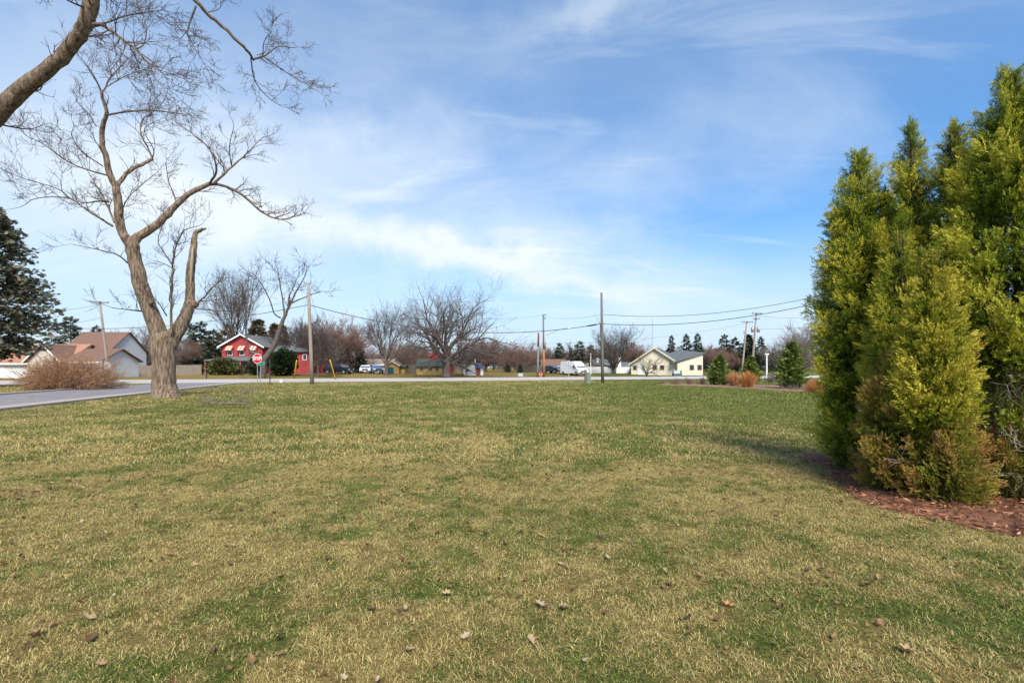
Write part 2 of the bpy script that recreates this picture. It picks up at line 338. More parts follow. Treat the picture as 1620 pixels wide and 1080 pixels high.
# lawn colour: dry and green patches are a function of the place, shared by soil sheet and blades
def lawn_tone(t):
    g = N(t, 'ShaderNodeNewGeometry')
    def nz(scale, detail, off, sc=(1, 1, 0.0), dist=0.4):
        mp = N(t, 'ShaderNodeMapping'); mp.inputs['Scale'].default_value = sc; mp.inputs['Location'].default_value = off; t.links.new(g.outputs['Position'], mp.inputs[0])
        n = N(t, 'ShaderNodeTexNoise'); n.inputs['Scale'].default_value = scale; n.inputs['Detail'].default_value = detail; n.inputs['Roughness'].default_value = 0.6; n.inputs['Distortion'].default_value = dist
        t.links.new(mp.outputs[0], n.inputs[0]); return n.outputs[0]
    big = nz(0.16, 4, (3.3, 8.1, 0)); mid = nz(1.0, 5, (1.2, 5.6, 0)); fine = nz(3.6, 5, (0.4, 2.2, 0))
    s = mth(t, 'ADD', mth(t, 'ADD', mth(t, 'MULTIPLY', big, 0.7), mth(t, 'MULTIPLY', mid, 1.1)), mth(t, 'MULTIPLY', fine, 0.8))   # mean 1.3
    sep = N(t, 'ShaderNodeSeparateXYZ'); t.links.new(g.outputs['Position'], sep.inputs[0])
    near = smooth(t, sep.outputs[1], 6.0, 15.0, 0.05, -0.09)          # the back of the lawn has greened up first
    right = smooth(t, mth(t, 'SUBTRACT', sep.outputs[0], mth(t, 'MULTIPLY', sep.outputs[1], 0.12)), 0.0, 6.0, 0.0, -0.20)
    farr = smooth(t, sep.outputs[1], 7.0, 11.0)
    left = smooth(t, sep.outputs[0], -9.0, -19.0, 0.0, 0.10)
    road = smooth(t, sep.outputs[1], 40.0, 56.0, 0.0, 0.16)
    s = mth(t, 'ADD', s, mth(t, 'ADD', mth(t, 'ADD', near, mth(t, 'MULTIPLY', right, farr)), mth(t, 'ADD', left, road)))
    return smooth(t, s, 1.08, 1.46), fine, g, mid
def lawn_material():
    m = bpy.data.materials.new('lawn_soil'); m.use_nodes = True; t = m.node_tree; b = t.nodes['Principled BSDF']
    dry, fine, g, mid = lawn_tone(t)
    n = N(t, 'ShaderNodeTexNoise'); n.inputs['Scale'].default_value = 38; n.inputs['Detail'].default_value = 5; n.inputs['Roughness'].default_value = 0.7; t.links.new(g.outputs['Position'], n.inputs[0])
    mg = N(t, 'ShaderNodeMix', data_type='RGBA'); t.links.new(dry, mg.inputs[0]); mg.inputs[6].default_value = (0.075, 0.095, 0.022, 1); mg.inputs[7].default_value = (0.21, 0.155, 0.055, 1)
    k = smooth(t, n.outputs[0], 0.28, 0.72, 0.45, 1.35)
    vm = N(t, 'ShaderNodeVectorMath', operation='SCALE'); t.links.new(mg.outputs[2], vm.inputs[0]); t.links.new(k, vm.inputs['Scale'])
    t.links.new(vm.outputs[0], b.inputs['Base Color']); b.inputs['Roughness'].default_value = 1; b.inputs['Specular IOR Level'].default_value = 0.05
    bn = N(t, 'ShaderNodeBump'); bn.inputs['Distance'].default_value = 0.03; t.links.new(n.outputs[0], bn.inputs['Height']); t.links.new(bn.outputs[0], b.inputs['Normal'])
    M['lawn'] = m
    m = bpy.data.materials.new('grass_blade'); m.use_nodes = True; t = m.node_tree; b = t.nodes['Principled BSDF']; o = t.nodes['Material Output']
    dry, fine, g, mid = lawn_tone(t)
    a = N(t, 'ShaderNodeAttribute', attribute_name='bl')
    # each blade is either living or dead; the share of dead blades follows the patch
    f = smooth(t, mth(t, 'ADD', a.outputs['Fac'], mth(t, 'MULTIPLY', dry, 0.68)), 0.66, 0.90)
    hue = N(t, 'ShaderNodeObjectInfo')
    gr = N(t, 'ShaderNodeMix', data_type='RGBA'); t.links.new(a.outputs['Fac'], gr.inputs[0]); gr.inputs[6].default_value = (0.05, 0.10, 0.014, 1); gr.inputs[7].default_value = (0.24, 0.265, 0.05, 1)
    dr = N(t, 'ShaderNodeMix', data_type='RGBA'); t.links.new(mth(t, 'FRACT', mth(t, 'MULTIPLY', a.outputs['Fac'], 7.3)), dr.inputs[0]); dr.inputs[6].default_value = (0.27, 0.185, 0.055, 1); dr.inputs[7].default_value = (0.64, 0.535, 0.23, 1)
    mg = N(t, 'ShaderNodeMix', data_type='RGBA'); t.links.new(f, mg.inputs[0]); t.links.new(gr.outputs[2], mg.inputs[6]); t.links.new(dr.outputs[2], mg.inputs[7])
    t.links.new(mg.outputs[2], b.inputs['Base Color']); b.inputs['Roughness'].default_value = 0.6; b.inputs['Specular IOR Level'].default_value = 0.2
    tr = N(t, 'ShaderNodeBsdfTranslucent'); t.links.new(mg.outputs[2], tr.inputs[0]); ms = N(t, 'ShaderNodeMixShader'); ms.inputs[0].default_value = 0.22
    t.links.new(b.outputs[0], ms.inputs[1]); t.links.new(tr.outputs[0], ms.inputs[2]); t.links.new(ms.outputs[0], o.inputs[0])
    M['blade'] = m
lawn_material()
def asphalt():
    m = mat('asphalt', (0.16, 0.148, 0.155), col2=(0.235, 0.22, 0.225), scale=0.9, detail=8, rough=0.9, bump=0.004, bumpscale=90)
asphalt()

# ------------------------------------------------------------------ ground and roads
def axis_pts(fine0, fine1, step, lo, hi):
    a = list(np.arange(fine0, fine1 + 1e-6, step)); s = step
    while a[-1] < hi: s *= 1.22; a.append(min(hi, a[-1] + s))
    s = step
    while a[0] > lo: s *= 1.22; a.insert(0, max(lo, a[0] - s))
    return np.array(a)
gx = axis_pts(-12, 10, 0.35, -1600, 1600); gy = axis_pts(1.0, 16, 0.35, -250, 2500)
gx = np.unique(np.concatenate([gx, np.arange(-66, 66, 3.)])); gy = np.unique(np.concatenate([gy, np.arange(40, 130, 3.)]))
X, Y = np.meshgrid(gx, gy); Z = ground(X, Y)
nx, ny = len(gx), len(gy); idx = np.arange(nx * ny).reshape(ny, nx)
q = np.stack([idx[:-1, :-1], idx[:-1, 1:], idx[1:, 1:], idx[1:, :-1]], -1).reshape(-1, 4)
tag(link('lawn', np_mesh('lawn', np.stack([X, Y, Z], -1).reshape(-1, 3), q, smooth_=True), M['lawn']), kind='structure')

def rpt(u, v, z): return (-8 + u * RU[0] + v * RV[0], 54 + u * RU[1] + v * RV[1], z)
def strip(name, left, right, z, m, kind='structure', th=None):
    """ribbon between two polylines; th gives a raised kerb"""
    me = MB(); n = len(left)
    for i in range(n - 1):
        a, b, c, d = left[i], left[i + 1], right[i + 1], right[i]
        if th: me.hexa([(p[0], p[1], z - 0.02) for p in (a, b, c, d)] + [(p[0], p[1], z + th) for p in (a, b, c, d)])
        else:
            k = len(me.v); me.v += [(p[0], p[1], z) for p in (a, b, c, d)]; me.f.append((k, k + 1, k + 2, k + 3))
    o = me.build(name, m); return tag(o, kind=kind)
us = np.linspace(-260, 260, 53)
strip('main_road', [rpt(u, -1.2, 0) for u in us], [rpt(u, 13.5, 0) for u in us], 0.034, M['road_light'])
strip('road_edge_strip', [rpt(u, -2.4, 0) for u in us], [rpt(u, -1.0, 0) for u in us], 0.028, M['asphalt'])  # darker strip along the near edge of the road
strip('road_edge_strip', [rpt(u, 13.3, 0) for u in us], [rpt(u, 15.0, 0) for u in us], 0.028, M['concrete'])
SD = Vector((-0.26, 0.966)).normalized(); SN = Vector((SD.y, -SD.x))      # side street: direction and its right-hand normal
S0 = Vector((-18.3, 17.3))
def spt(t, w): p = S0 + SD * t + SN * w; return (p.x, p.y)
ts = np.linspace(-70, 33, 40)
strip('side_street', [spt(t, 0) for t in ts], [spt(t, -6.6) for t in ts], 0.026, M['asphalt'])
# rounded corner between the street and the main road
tcn_ = 31.2; R0 = 6.5
cor = []
P0 = Vector(spt(tcn_ - R0, 0)); P1 = Vector(spt(tcn_, 0)); U2 = Vector(RU); P2 = P1 + U2 * R0
for k in range(11):
    s = k / 10; cor.append(P0 * (1 - s) ** 2 + P1 * 2 * s * (1 - s) + P2 * s * s)
me = MB(); me.v = [(P1.x - 0.6, P1.y + 0.8, 0.030)] + [(p.x, p.y, 0.030) for p in cor]; me.f = [(0, i, i + 1) for i in range(1, 11)]
tag(me.build('street_corner', M['asphalt']), kind='structure')
Pm = [Vector(spt(t, 0)) for t in np.linspace(-70, tcn_ - R0, 40)] + cor[1:]
kl = []; kr = []
for i, p in enumerate(Pm):
    d = (Pm[min(i + 1, len(Pm) - 1)] - Pm[max(i - 1, 0)]).normalized(); nn = Vector((d.y, -d.x))
    kl.append(p + nn * -0.05); kr.append(p + nn * 0.75)
strip('kerb', kl, kr, 0.03, M['concrete'], th=0.09)
Q0 = [Vector(spt(t, -6.6)) for t in np.linspace(-70, 24, 40)]
strip('kerb', [p - SN * 0.4 for p in Q0], [p + SN * 0.05 for p in Q0], 0.03, M['concrete'], th=0.07)
# driveway apron beside the bush, driveway of the cars
me = MB(); a = [gp(-160, 628.5), gp(40, 625), gp(52, 622.5), gp(-160, 623)]
me.v = [(p[0], p[1], 0.022) for p in a]; me.f = [(0, 1, 2, 3)]; tag(me.build('driveway', M['concrete']), kind='structure')

# ------------------------------------------------------------------ bare trees
class Wood:
    """polylines with radii -> one tube mesh; the thin ones are batched"""
    def __init__(s): s.G = {}; s.L = []
    def add(s, pts, rad, sides=None, lump=0, rng=None):
        n = sides or (10 if rad[0] > 0.12 else 6 if rad[0] > 0.035 else 3)
        if lump:
            s.L.append(s.tubes(np.asarray([pts], float), np.asarray([rad], float), n, lump, rng))
        else:
            s.G.setdefault((len(pts), n), []).append((pts, rad))
    @staticmethod
    def tubes(P, Rd, n, lump=0, rng=None):
        N_, m = P.shape[:2]
        t = np.empty_like(P); t[:, 1:-1] = P[:, 2:] - P[:, :-2]; t[:, 0] = P[:, 1] - P[:, 0]; t[:, -1] = P[:, -1] - P[:, -2]
        t /= np.linalg.norm(t, axis=2, keepdims=True) + 1e-9
        r1 = np.array([0.31, 0.87, 0.38]); r2 = np.array([0.9, -0.3, 0.3])
        ref = np.where((np.abs(t[:, 0] @ r1) < 0.85)[:, None], r1, r2)
        x = ref[:, None] - t * np.einsum('nmi,ni->nm', t, ref)[..., None]; x /= np.linalg.norm(x, axis=2, keepdims=True) + 1e-9
        y = np.cross(t, x); a = np.arange(n) * (2 * np.pi / n)
        R = np.repeat(Rd[:, :, None], n, axis=2)
        if lump:
            ph = rng.uniform(0, 6.28, 4); L = np.arange(m)[:, None]
            R = R * (1 + lump * (np.sin(3 * a[None] + ph[0] + L * 0.25) * 0.5 + np.sin(5 * a[None] + ph[1] - L * 0.2) * 0.35 + 0.25 * rng.uniform(-1, 1, (m, n))))[None]
        V = P[:, :, None] + R[..., None] * (x[:, :, None] * np.cos(a)[None, None, :, None] + y[:, :, None] * np.sin(a)[None, None, :, None])
        tip = P[:, -1] + t[:, -1] * Rd[:, -1:] * 0.5
        V = np.concatenate([V.reshape(N_, m * n, 3), tip[:, None]], axis=1)
        i = np.arange(m - 1)[:, None] * n; k = np.arange(n)[None]; k2 = (k + 1) % n
        q = np.stack([i + k, i + k2, i + n + k2, i + n + k], -1).reshape(-1, 4)
        e = (m - 1) * n + np.arange(n); tr = np.stack([e, np.roll(e, -1), np.full(n, m * n)], -1)
        o = (np.arange(N_) * (m * n + 1))[:, None, None]
        return V.reshape(-1, 3), (q[None] + o).reshape(-1, 4), (tr[None] + o).reshape(-1, 3)
    def tips(s, rng, share):
        return np.array([p[-1] for (m, n), g in s.G.items() if n == 3 for p, r in g if rng.random() < share])
    def mesh(s, name, smooth_=True):
        parts = list(s.L)
        for (m, n), g in s.G.items(): parts.append(s.tubes(np.array([p for p, r in g], float), np.array([r for p, r in g], float), n))
        o = 0; V = []; Q = []; T = []
        for v, q, t in parts: V.append(v); Q.append(q + o); T.append(t + o); o += len(v)
        return np_mesh(name, np.concatenate(V), [np.concatenate(Q), np.concatenate(T)], smooth_=smooth_)

def unit(v): return v / (np.linalg.norm(v) + 1e-9)
def resample(pts, n):
    """smooth a control polyline (Catmull-Rom)"""
    P = np.asarray(pts, float); m = len(P)
    if m < 3: return np.stack([P[0] + (P[-1] - P[0]) * t for t in np.linspace(0, 1, n)])
    E = np.vstack([2 * P[0] - P[1], P, 2 * P[-1] - P[-2]]); out_ = []
    for t in np.linspace(0, m - 1 - 1e-6, n):
        i = int(t); f = t - i; a, b, c, d = E[i], E[i + 1], E[i + 2], E[i + 3]
        out_.append(0.5 * ((2 * b) + (-a + c) * f + (2 * a - 5 * b + 4 * c - d) * f * f + (-a + 3 * b - 3 * c + d) * f ** 3))
    return np.array(out_)
def grow(rng, big, fine, p, d, L, r, level, maxl, P, rnd=None):
    """recursive branch; P: dict(kids, ang, up, wob, ratio, rmin, cut); plain floats for speed"""
    if rnd is None: rnd = random.Random(int(rng.integers(1 << 30)))
    n = 6 if level <= 1 else 5 if level == 2 else 4
    x, y, z = float(p[0]), float(p[1]), float(p[2]); a, b, c = float(d[0]), float(d[1]), float(d[2])
    l = math.sqrt(a * a + b * b + c * c) + 1e-9; a /= l; b /= l; c /= l
    pts = [(x, y, z)]; ds = []; st = L / (n - 1); w = P['wob']; g = rnd.gauss
    for i in range(n - 1):
        a += g(0, w); b += g(0, w); c += g(0, w) + P['up'] * (0.6 + 0.5 * i / n)
        l = math.sqrt(a * a + b * b + c * c) + 1e-9; a /= l; b /= l; c /= l
        x += a * st; y += b * st; z += c * st; pts.append((x, y, z)); ds.append((a, b, c))
    r = max(r, P['rmin']); re = max(P['rmin'] * 0.7, r * (0.42 if level < maxl else 0.5)); rad = [r + (re - r) * i / (n - 1) for i in range(n)]
    (big if level <= P['cut'] else fine).add(pts, rad)
    if level >= maxl: return
    k = P['kids'][min(level, len(P['kids']) - 1)]
    k = max(1, int(round(k * rnd.uniform(0.75, 1.25))))
    for j in range(k):
        t = rnd.uniform(0.28, 1.0) if j else 1.0
        i = min(n - 2, int(t * (n - 1))); f = t * (n - 1) - i; A = pts[i]; B = pts[i + 1]
        q = (A[0] + (B[0] - A[0]) * f, A[1] + (B[1] - A[1]) * f, A[2] + (B[2] - A[2]) * f)
        ax = ds[i]; u, v, w2 = g(0, 1), g(0, 1), g(0, 1)
        o = (ax[1] * w2 - ax[2] * v, ax[2] * u - ax[0] * w2, ax[0] * v - ax[1] * u); l = math.sqrt(o[0] ** 2 + o[1] ** 2 + o[2] ** 2) + 1e-9
        an = math.radians(P['ang'] * rnd.uniform(0.6, 1.3)) * (0.5 if j == 0 else 1); ca, sa = math.cos(an), math.sin(an) / l
        rr = (rad[i] * (1 - f) + rad[i + 1] * f) * (0.85 if j == 0 else rnd.uniform(0.5, 0.72))
        grow(rng, big, fine, q, (ax[0] * ca + o[0] * sa, ax[1] * ca + o[1] * sa, ax[2] * ca + o[2] * sa), L * P['ratio'] * rnd.uniform(0.75, 1.2) * (1.0 if t > 0.5 else 1.15), rr, level + 1, maxl, P, rnd)
def bare_meshes(seed, H, tr, th, nlimb, limbL, tilt, P, maxl, name):
    rng = np.random.default_rng(seed); big = Wood(); fine = Wood()
    n = 8; x = np.cumsum(rng.normal(0, 0.05, (n, 2)) * th / 6, axis=0); x[0] = 0
    pts = np.column_stack([x, np.linspace(0, th, n)]); rad = tr * np.array([1.45, 1.12, 1.0, .96, .93, .9, .88, .85])
    pts[1, 2] = th * 0.07
    big.add(pts, rad, sides=12, lump=0.05, rng=rng)
    a0 = rng.uniform(0, 6.28)
    for k in range(nlimb):
        az = a0 + k * 2.4 + rng.normal(0, 0.2); ti = math.radians(tilt[0] + (tilt[1] - tilt[0]) * ((k + 0.5) / nlimb) + rng.normal(0, 4))
        d = np.array([math.cos(az) * math.sin(ti), math.sin(az) * math.sin(ti), math.cos(ti)])
        z = th * (1 - 0.42 * (k / nlimb)); b = pts[-1].copy(); b[2] = z
        b[:2] = np.array([np.interp(z, pts[:, 2], pts[:, 0]), np.interp(z, pts[:, 2], pts[:, 1])])
        grow(rng, big, fine, b, d, limbL * rng.uniform(0.85, 1.15), tr * rng.uniform(*P.get('limb', (0.40, 0.56))), 1, maxl, P)
    B = big.mesh(name + '_trunk'); Fm = fine.mesh(name + '_twigs', False)
    # scale so that the top is at H
    V = np.empty(len(Fm.vertices) * 3, np.float32); Fm.vertices.foreach_get('co', V); k = H / np.quantile(V[2::3], 0.998)
    for me in (B, Fm):
        me.transform(Matrix.Scale(k, 4))
    return B, Fm

OAK = dict(kids=[0, 6, 5, 4, 3], ang=44, up=0.045, wob=0.18, ratio=0.65, rmin=0.011, cut=3, limb=(0.46, 0.62))
VASE = dict(kids=[0, 6, 5, 4, 3], ang=34, up=0.10, wob=0.12, ratio=0.62, rmin=0.011, cut=3)
BUSHY = dict(kids=[0, 7, 6, 5, 3], ang=38, up=0.07, wob=0.15, ratio=0.60, rmin=0.012, cut=2)
BT = {}
BT['oak'] = bare_meshes(11, 14.4, 0.62, 3.4, 10, 6.4, (10, 78), OAK, 5, 'oak')
BT['vase'] = bare_meshes(5, 11.8, 0.33, 3.0, 7, 4.6, (6, 46), VASE, 5, 'vase')
BT['fan'] = bare_meshes(8, 10.2, 0.30, 1.6, 11, 4.2, (8, 62), VASE, 5, 'fan')
BT['bushy'] = bare_meshes(21, 9, 0.22, 1.0, 9, 3.0, (5, 50), BUSHY, 5, 'bushy')
BT['bushy2'] = bare_meshes(27, 9, 0.2, 1.5, 8, 3.2, (5, 60), BUSHY, 5, 'bushy_round')
BT['orn'] = bare_meshes(33, 4.3, 0.15, 0.5, 8, 1.9, (15, 62), dict(OAK, rmin=0.014, kids=[0, 5, 4, 3]), 4, 'ornamental')
def bare(kind, px, d, top, label, twig='twig_far', name='bare_tree', wide=1.0, rz=0, group='bare trees across the road', dbase=None):
    x = at(px, d); z = gz(x, d) - 0.05
    B, Fm = BT[kind]; h = zz(top, d) - z
    hm = HB[kind]
    k = h / hm
    t = thing(name, label, 'tree', (x, d, z), rz, group)
    b = link('trunk', B, None, t); f = link('crown', Fm, None, t)
    for o in (b, f): o.scale = (k * wide, k * wide, k)
    for o, m in ((b, 'bark_far'), (f, twig)):
        if not o.data.materials: o.data.materials.append(M[m])
        o.material_slots[0].link = 'OBJECT'; o.material_slots[0].material = M[m]
    return t
HB = dict(oak=14.4, vase=11.8, fan=10.2, bushy=9, bushy2=9, orn=4.3)
bare('oak', 706, 72, 446, 'largest spreading bare tree with thick trunk beside the green-roofed tan building', rz=0.8)
bare('vase', 611, 77, 478, 'tall upright bare tree standing in front of the tan house beside the small teal-door shed', rz=2.0)
bare('vase', 374, 90, 418, 'thin upright bare tree behind the left side of the red house', rz=4.2, wide=0.7)
bare('bushy', 484, 88, 505, 'dense bare tree behind the right wing of the red house', 'twig_far', rz=1.1)
bare('fan', 972, 92, 509, 'broad fan-shaped bare tree rising behind the white fence', rz=1.0, wide=1.25)
bare('bushy', 536, 86, 497, 'reddish twiggy bare tree behind the parked black van', 'twig_red', rz=0.3, wide=1.05)
bare('bushy2', 556, 95, 520, 'lower reddish bare tree beside the dark spruce behind the parked cars', 'twig_red', rz=1.3)
bare('bushy2', 503, 70, 500, 'thin-crowned bare tree with short dark trunk just right of the wooden corner pole', 'twig_far', rz=2.1, wide=0.75)
bare('bushy', 232, 84, 514, 'pale bare tree behind the brown-roofed white house gable', 'twig_pale', rz=4.0)
bare('bushy2', 292, 92, 535, 'low brownish bare tree behind the wooden fence', 'twig_red', rz=5.0, wide=1.2)
bare('bushy', 655, 112, 538, 'reddish bare tree behind the dark fence left of the tan building', 'twig_red', rz=0.9)
bare('bushy2', 636, 120, 540, 'pale bare tree far behind the teal-door shed', 'twig_pale', rz=2.9)
bare('bushy', 768, 104, 532, 'reddish bare tree behind the white shed', 'twig_red', rz=3.3, wide=1.25)
bare('bushy2', 828, 100, 540, 'dense reddish bare tree left of the twin utility poles', 'twig_red', rz=0.2, wide=1.35)
bare('bushy', 802, 125, 553, 'small reddish bare tree in the gap right of the white shed', 'twig_red', rz=1.9, wide=1.2)
bare('bushy2', 1000, 115, 540, 'reddish bare tree between the fan-shaped tree and the cream house', 'twig_red', rz=4.4)
bare('bushy', 1118, 118, 545, 'reddish bare tree just right of the cream house', 'twig_red', rz=5.5, wide=1.15)
bare('bushy2', 1143, 108, 548, 'dense reddish bare tree behind the leftmost young fir of the bed', 'twig_red', rz=0.7, wide=1.2)
bare('bushy', 1166, 116, 552, 'reddish bare tree below the leaning crossarm pole', 'twig_red', rz=2.5, wide=1.2)
bare('bushy2', 1258, 82, 512, 'pale purple-grey bare tree beside the tall cedar hedge', 'twig_pale', rz=3.7)
bare('orn', 1023, 76, 556, 'small many-stemmed ornamental tree in front of the cream house', 'twig_far', name='ornamental_tree', rz=0.5)

# traced tree in front of the red house
def limbset(limbs, D, big, fine, rng, lump=0.05, off=0.0):
    """limbs: list of (points [(px,py,width px)], depth offset start, end). returns list of 3-D polylines"""
    out_ = []
    for pts, d0, d1 in limbs:
        n = len(pts); P = []; R = []
        for i, (px, py, w) in enumerate(pts):
            d = D + d0 + (d1 - d0) * i / max(1, n - 1)
            P.append((at(px, d), d, zz(py, d))); R.append(w / 2 / F * d / math.sqrt(1 + ((px - 810) / F) ** 2))
        m = max(4, n * 3); Q = resample(P, m); Rr = np.interp(np.linspace(0, 1, m), np.linspace(0, 1, n), R)
        if Rr[0] > 0.05: Q[1:-1] += rng.normal(0, 0.012, (m - 2, 3))
        (big if Rr[0] > 0.045 else fine).add(Q, Rr, sides=14 if Rr[0] > 0.2 else None, lump=lump if Rr[0] > 0.06 else 0, rng=rng)
        out_.append((Q, Rr))
    return out_
def twig_cluster(rng, fine, p, d, L, r, lev, up=0.06, kids=(5, 4, 3), spread=38):
    P = dict(kids=[0] + list(kids), ang=spread, up=up, wob=0.20, ratio=0.56, rmin=P_RMIN, cut=-1)
    grow(rng, fine, fine, p, d, L, r, 1, lev, P)
def sprout(rng, fine, lines, every, L, lev=3, up=0.06, start=0.3, kids=(5, 4, 3), tips=True, maxr=0.16):
    for Q, R in lines:
        seg = np.linalg.norm(np.diff(Q, axis=0), axis=1); tot = seg.sum(); cum = np.concatenate([[0], np.cumsum(seg)])
        s = tot * start * rng.uniform(0.7, 1.2)
        while s < tot:
            i = min(len(seg) - 1, np.searchsorted(cum, s) - 1); f = (s - cum[i]) / seg[i]; p = Q[i] * (1 - f) + Q[i + 1] * f
            r = R[i]
            if r < maxr:
                ax = unit(Q[i + 1] - Q[i]); o = unit(np.cross(ax, rng.normal(0, 1, 3)) + np.array([0, 0, 0.35]))
                a = math.radians(rng.uniform(30, 65))
                twig_cluster(rng, fine, p, ax * math.cos(a) + o * math.sin(a), L * rng.uniform(0.5, 1.25), min(r * 0.55, 0.03), lev, up, kids)
            s += every * rng.uniform(0.4, 1.6)
        if tips: twig_cluster(rng, fine, Q[-1], unit(Q[-1] - Q[-2]), L * 0.9, max(R[-1] * 0.9, P_RMIN), lev, up, kids)

P_RMIN = 0.015
rng = np.random.default_rng(3); big = Wood(); fine = Wood(); D0 = 66
L_ = limbset([
    ([(415, 597, 12.0), (416, 588, 10.5), (417, 575, 9.9), (418, 566, 9.9)], 0, 0),
    ([(417, 572, 8.5), (408, 561, 6.4), (397, 556, 4.9), (391, 545, 3.5), (389, 517, 2.8), (388, 490, 2.1), (383, 470, 1.4)], 0, -1),
    ([(418, 568, 9.9), (427, 556, 9.1), (434, 545, 8.5), (441, 525, 7.7), (447, 508, 6.4), (453, 495, 4.9)], 0, 1),
    ([(389, 517, 2.1), (394, 495, 1.7), (398, 470, 1.4), (402, 440, 1.0)], -0.5, -2),
    ([(444, 503, 2.8), (434, 496, 2.1), (428, 478, 2.1), (420, 460, 1.8), (408, 440, 1.4)], 1, -2),
    ([(450, 498, 3.5), (448, 480, 2.5), (444, 455, 2.1), (440, 430, 1.4)], 1, 3),
    ([(452, 496, 4.2), (460, 480, 3.1), (468, 462, 2.5), (478, 445, 1.8), (485, 430, 1.1)], 1, 0),
    ([(456, 489, 2.8), (457, 470, 2.5), (464, 455, 2.1), (470, 440, 1.4)], 1, 4),
    ([(462, 479, 2.5), (475, 473, 2.0), (490, 467, 1.4), (505, 462, 0.9)], 1, 2),
    ([(402, 558, 3.5), (396, 565, 2.1), (392, 575, 1.4)], 0, -1.5)], D0, big, fine, rng)
sprout(rng, fine, L_[1:], 0.62, 2.3, 3, up=0.08, start=0.45, kids=(5, 4, 3), maxr=0.2)
t = thing('bare_tree', 'bare tree with forked pale trunk in front of the red house', 'tree', (at(415, D0), D0, 0), group='bare trees across the road')
for nm_, me_, mm_ in (('trunk', big.mesh('trunk'), 'bark_far'), ('crown', fine.mesh('crown', False), 'twig_far')): link(nm_, me_, M[mm_], t, loc=-t.location)

# the big maple on the lawn
P_RMIN = 0.0058
rng = np.random.default_rng(12); big = Wood(); fine = Wood(); stub = Wood(); D0 = 1147.5 / (629 - HZ)
L1 = limbset([([(262, 637, 62), (262, 629, 52), (261, 623, 47), (260, 616, 43.5), (259, 606, 41), (259, 590, 39.5), (259, 570, 40), (258, 552, 43), (257, 540, 44), (257, 527, 36)], 0, 0)], D0, big, fine, rng, 0.035)
L2 = limbset([
    ([(254, 548, 34), (251, 528, 31), (245, 510, 29), (236, 488, 27), (226, 460, 27), (218, 434, 26), (212, 406, 24), (208, 384, 25)], 0, -0.5),
    ([(266, 548, 30), (273, 534, 29), (284, 518, 25), (295, 497, 21), (301, 477, 18.5)], 0.1, 0.8),
    ], D0, big, fine, rng, 0.05)
L2b = limbset([([(301, 480, 18), (301.5, 462, 15.5), (301, 442, 15), (303, 420, 14.5), (305, 402, 13), (307, 383, 10.5), (309, 370, 8.5), (317, 364, 6.5), (326, 361, 3)], 0.8, 1.3)], D0, big, fine, rng, 0.09)
L3 = limbset([
    ([(209, 392, 19), (200, 379, 17), (192, 366, 16), (188.5, 347, 16.5), (187, 319, 15), (184, 296, 13.5)], -0.5, -1.0),
    ([(210, 386, 20), (220, 374, 16), (239, 363, 14.5), (260, 345, 13), (280, 324, 10.5), (303, 304, 9), (331, 291, 7.5)], -0.5, 0.6),
    ([(185, 300, 12), (175, 278, 11.5), (167, 248, 10.5), (161.5, 224, 9.5), (163, 197, 8.5), (169, 181, 7), (164, 162, 6), (160, 144, 5)], -1.0, -2.2),
    ([(185, 298, 9), (194, 282, 8), (210, 267, 7.5), (228, 259, 6.5), (241, 252, 5.5)], -1.0, 0.4),
    ], D0, big, fine, rng, 0.05)
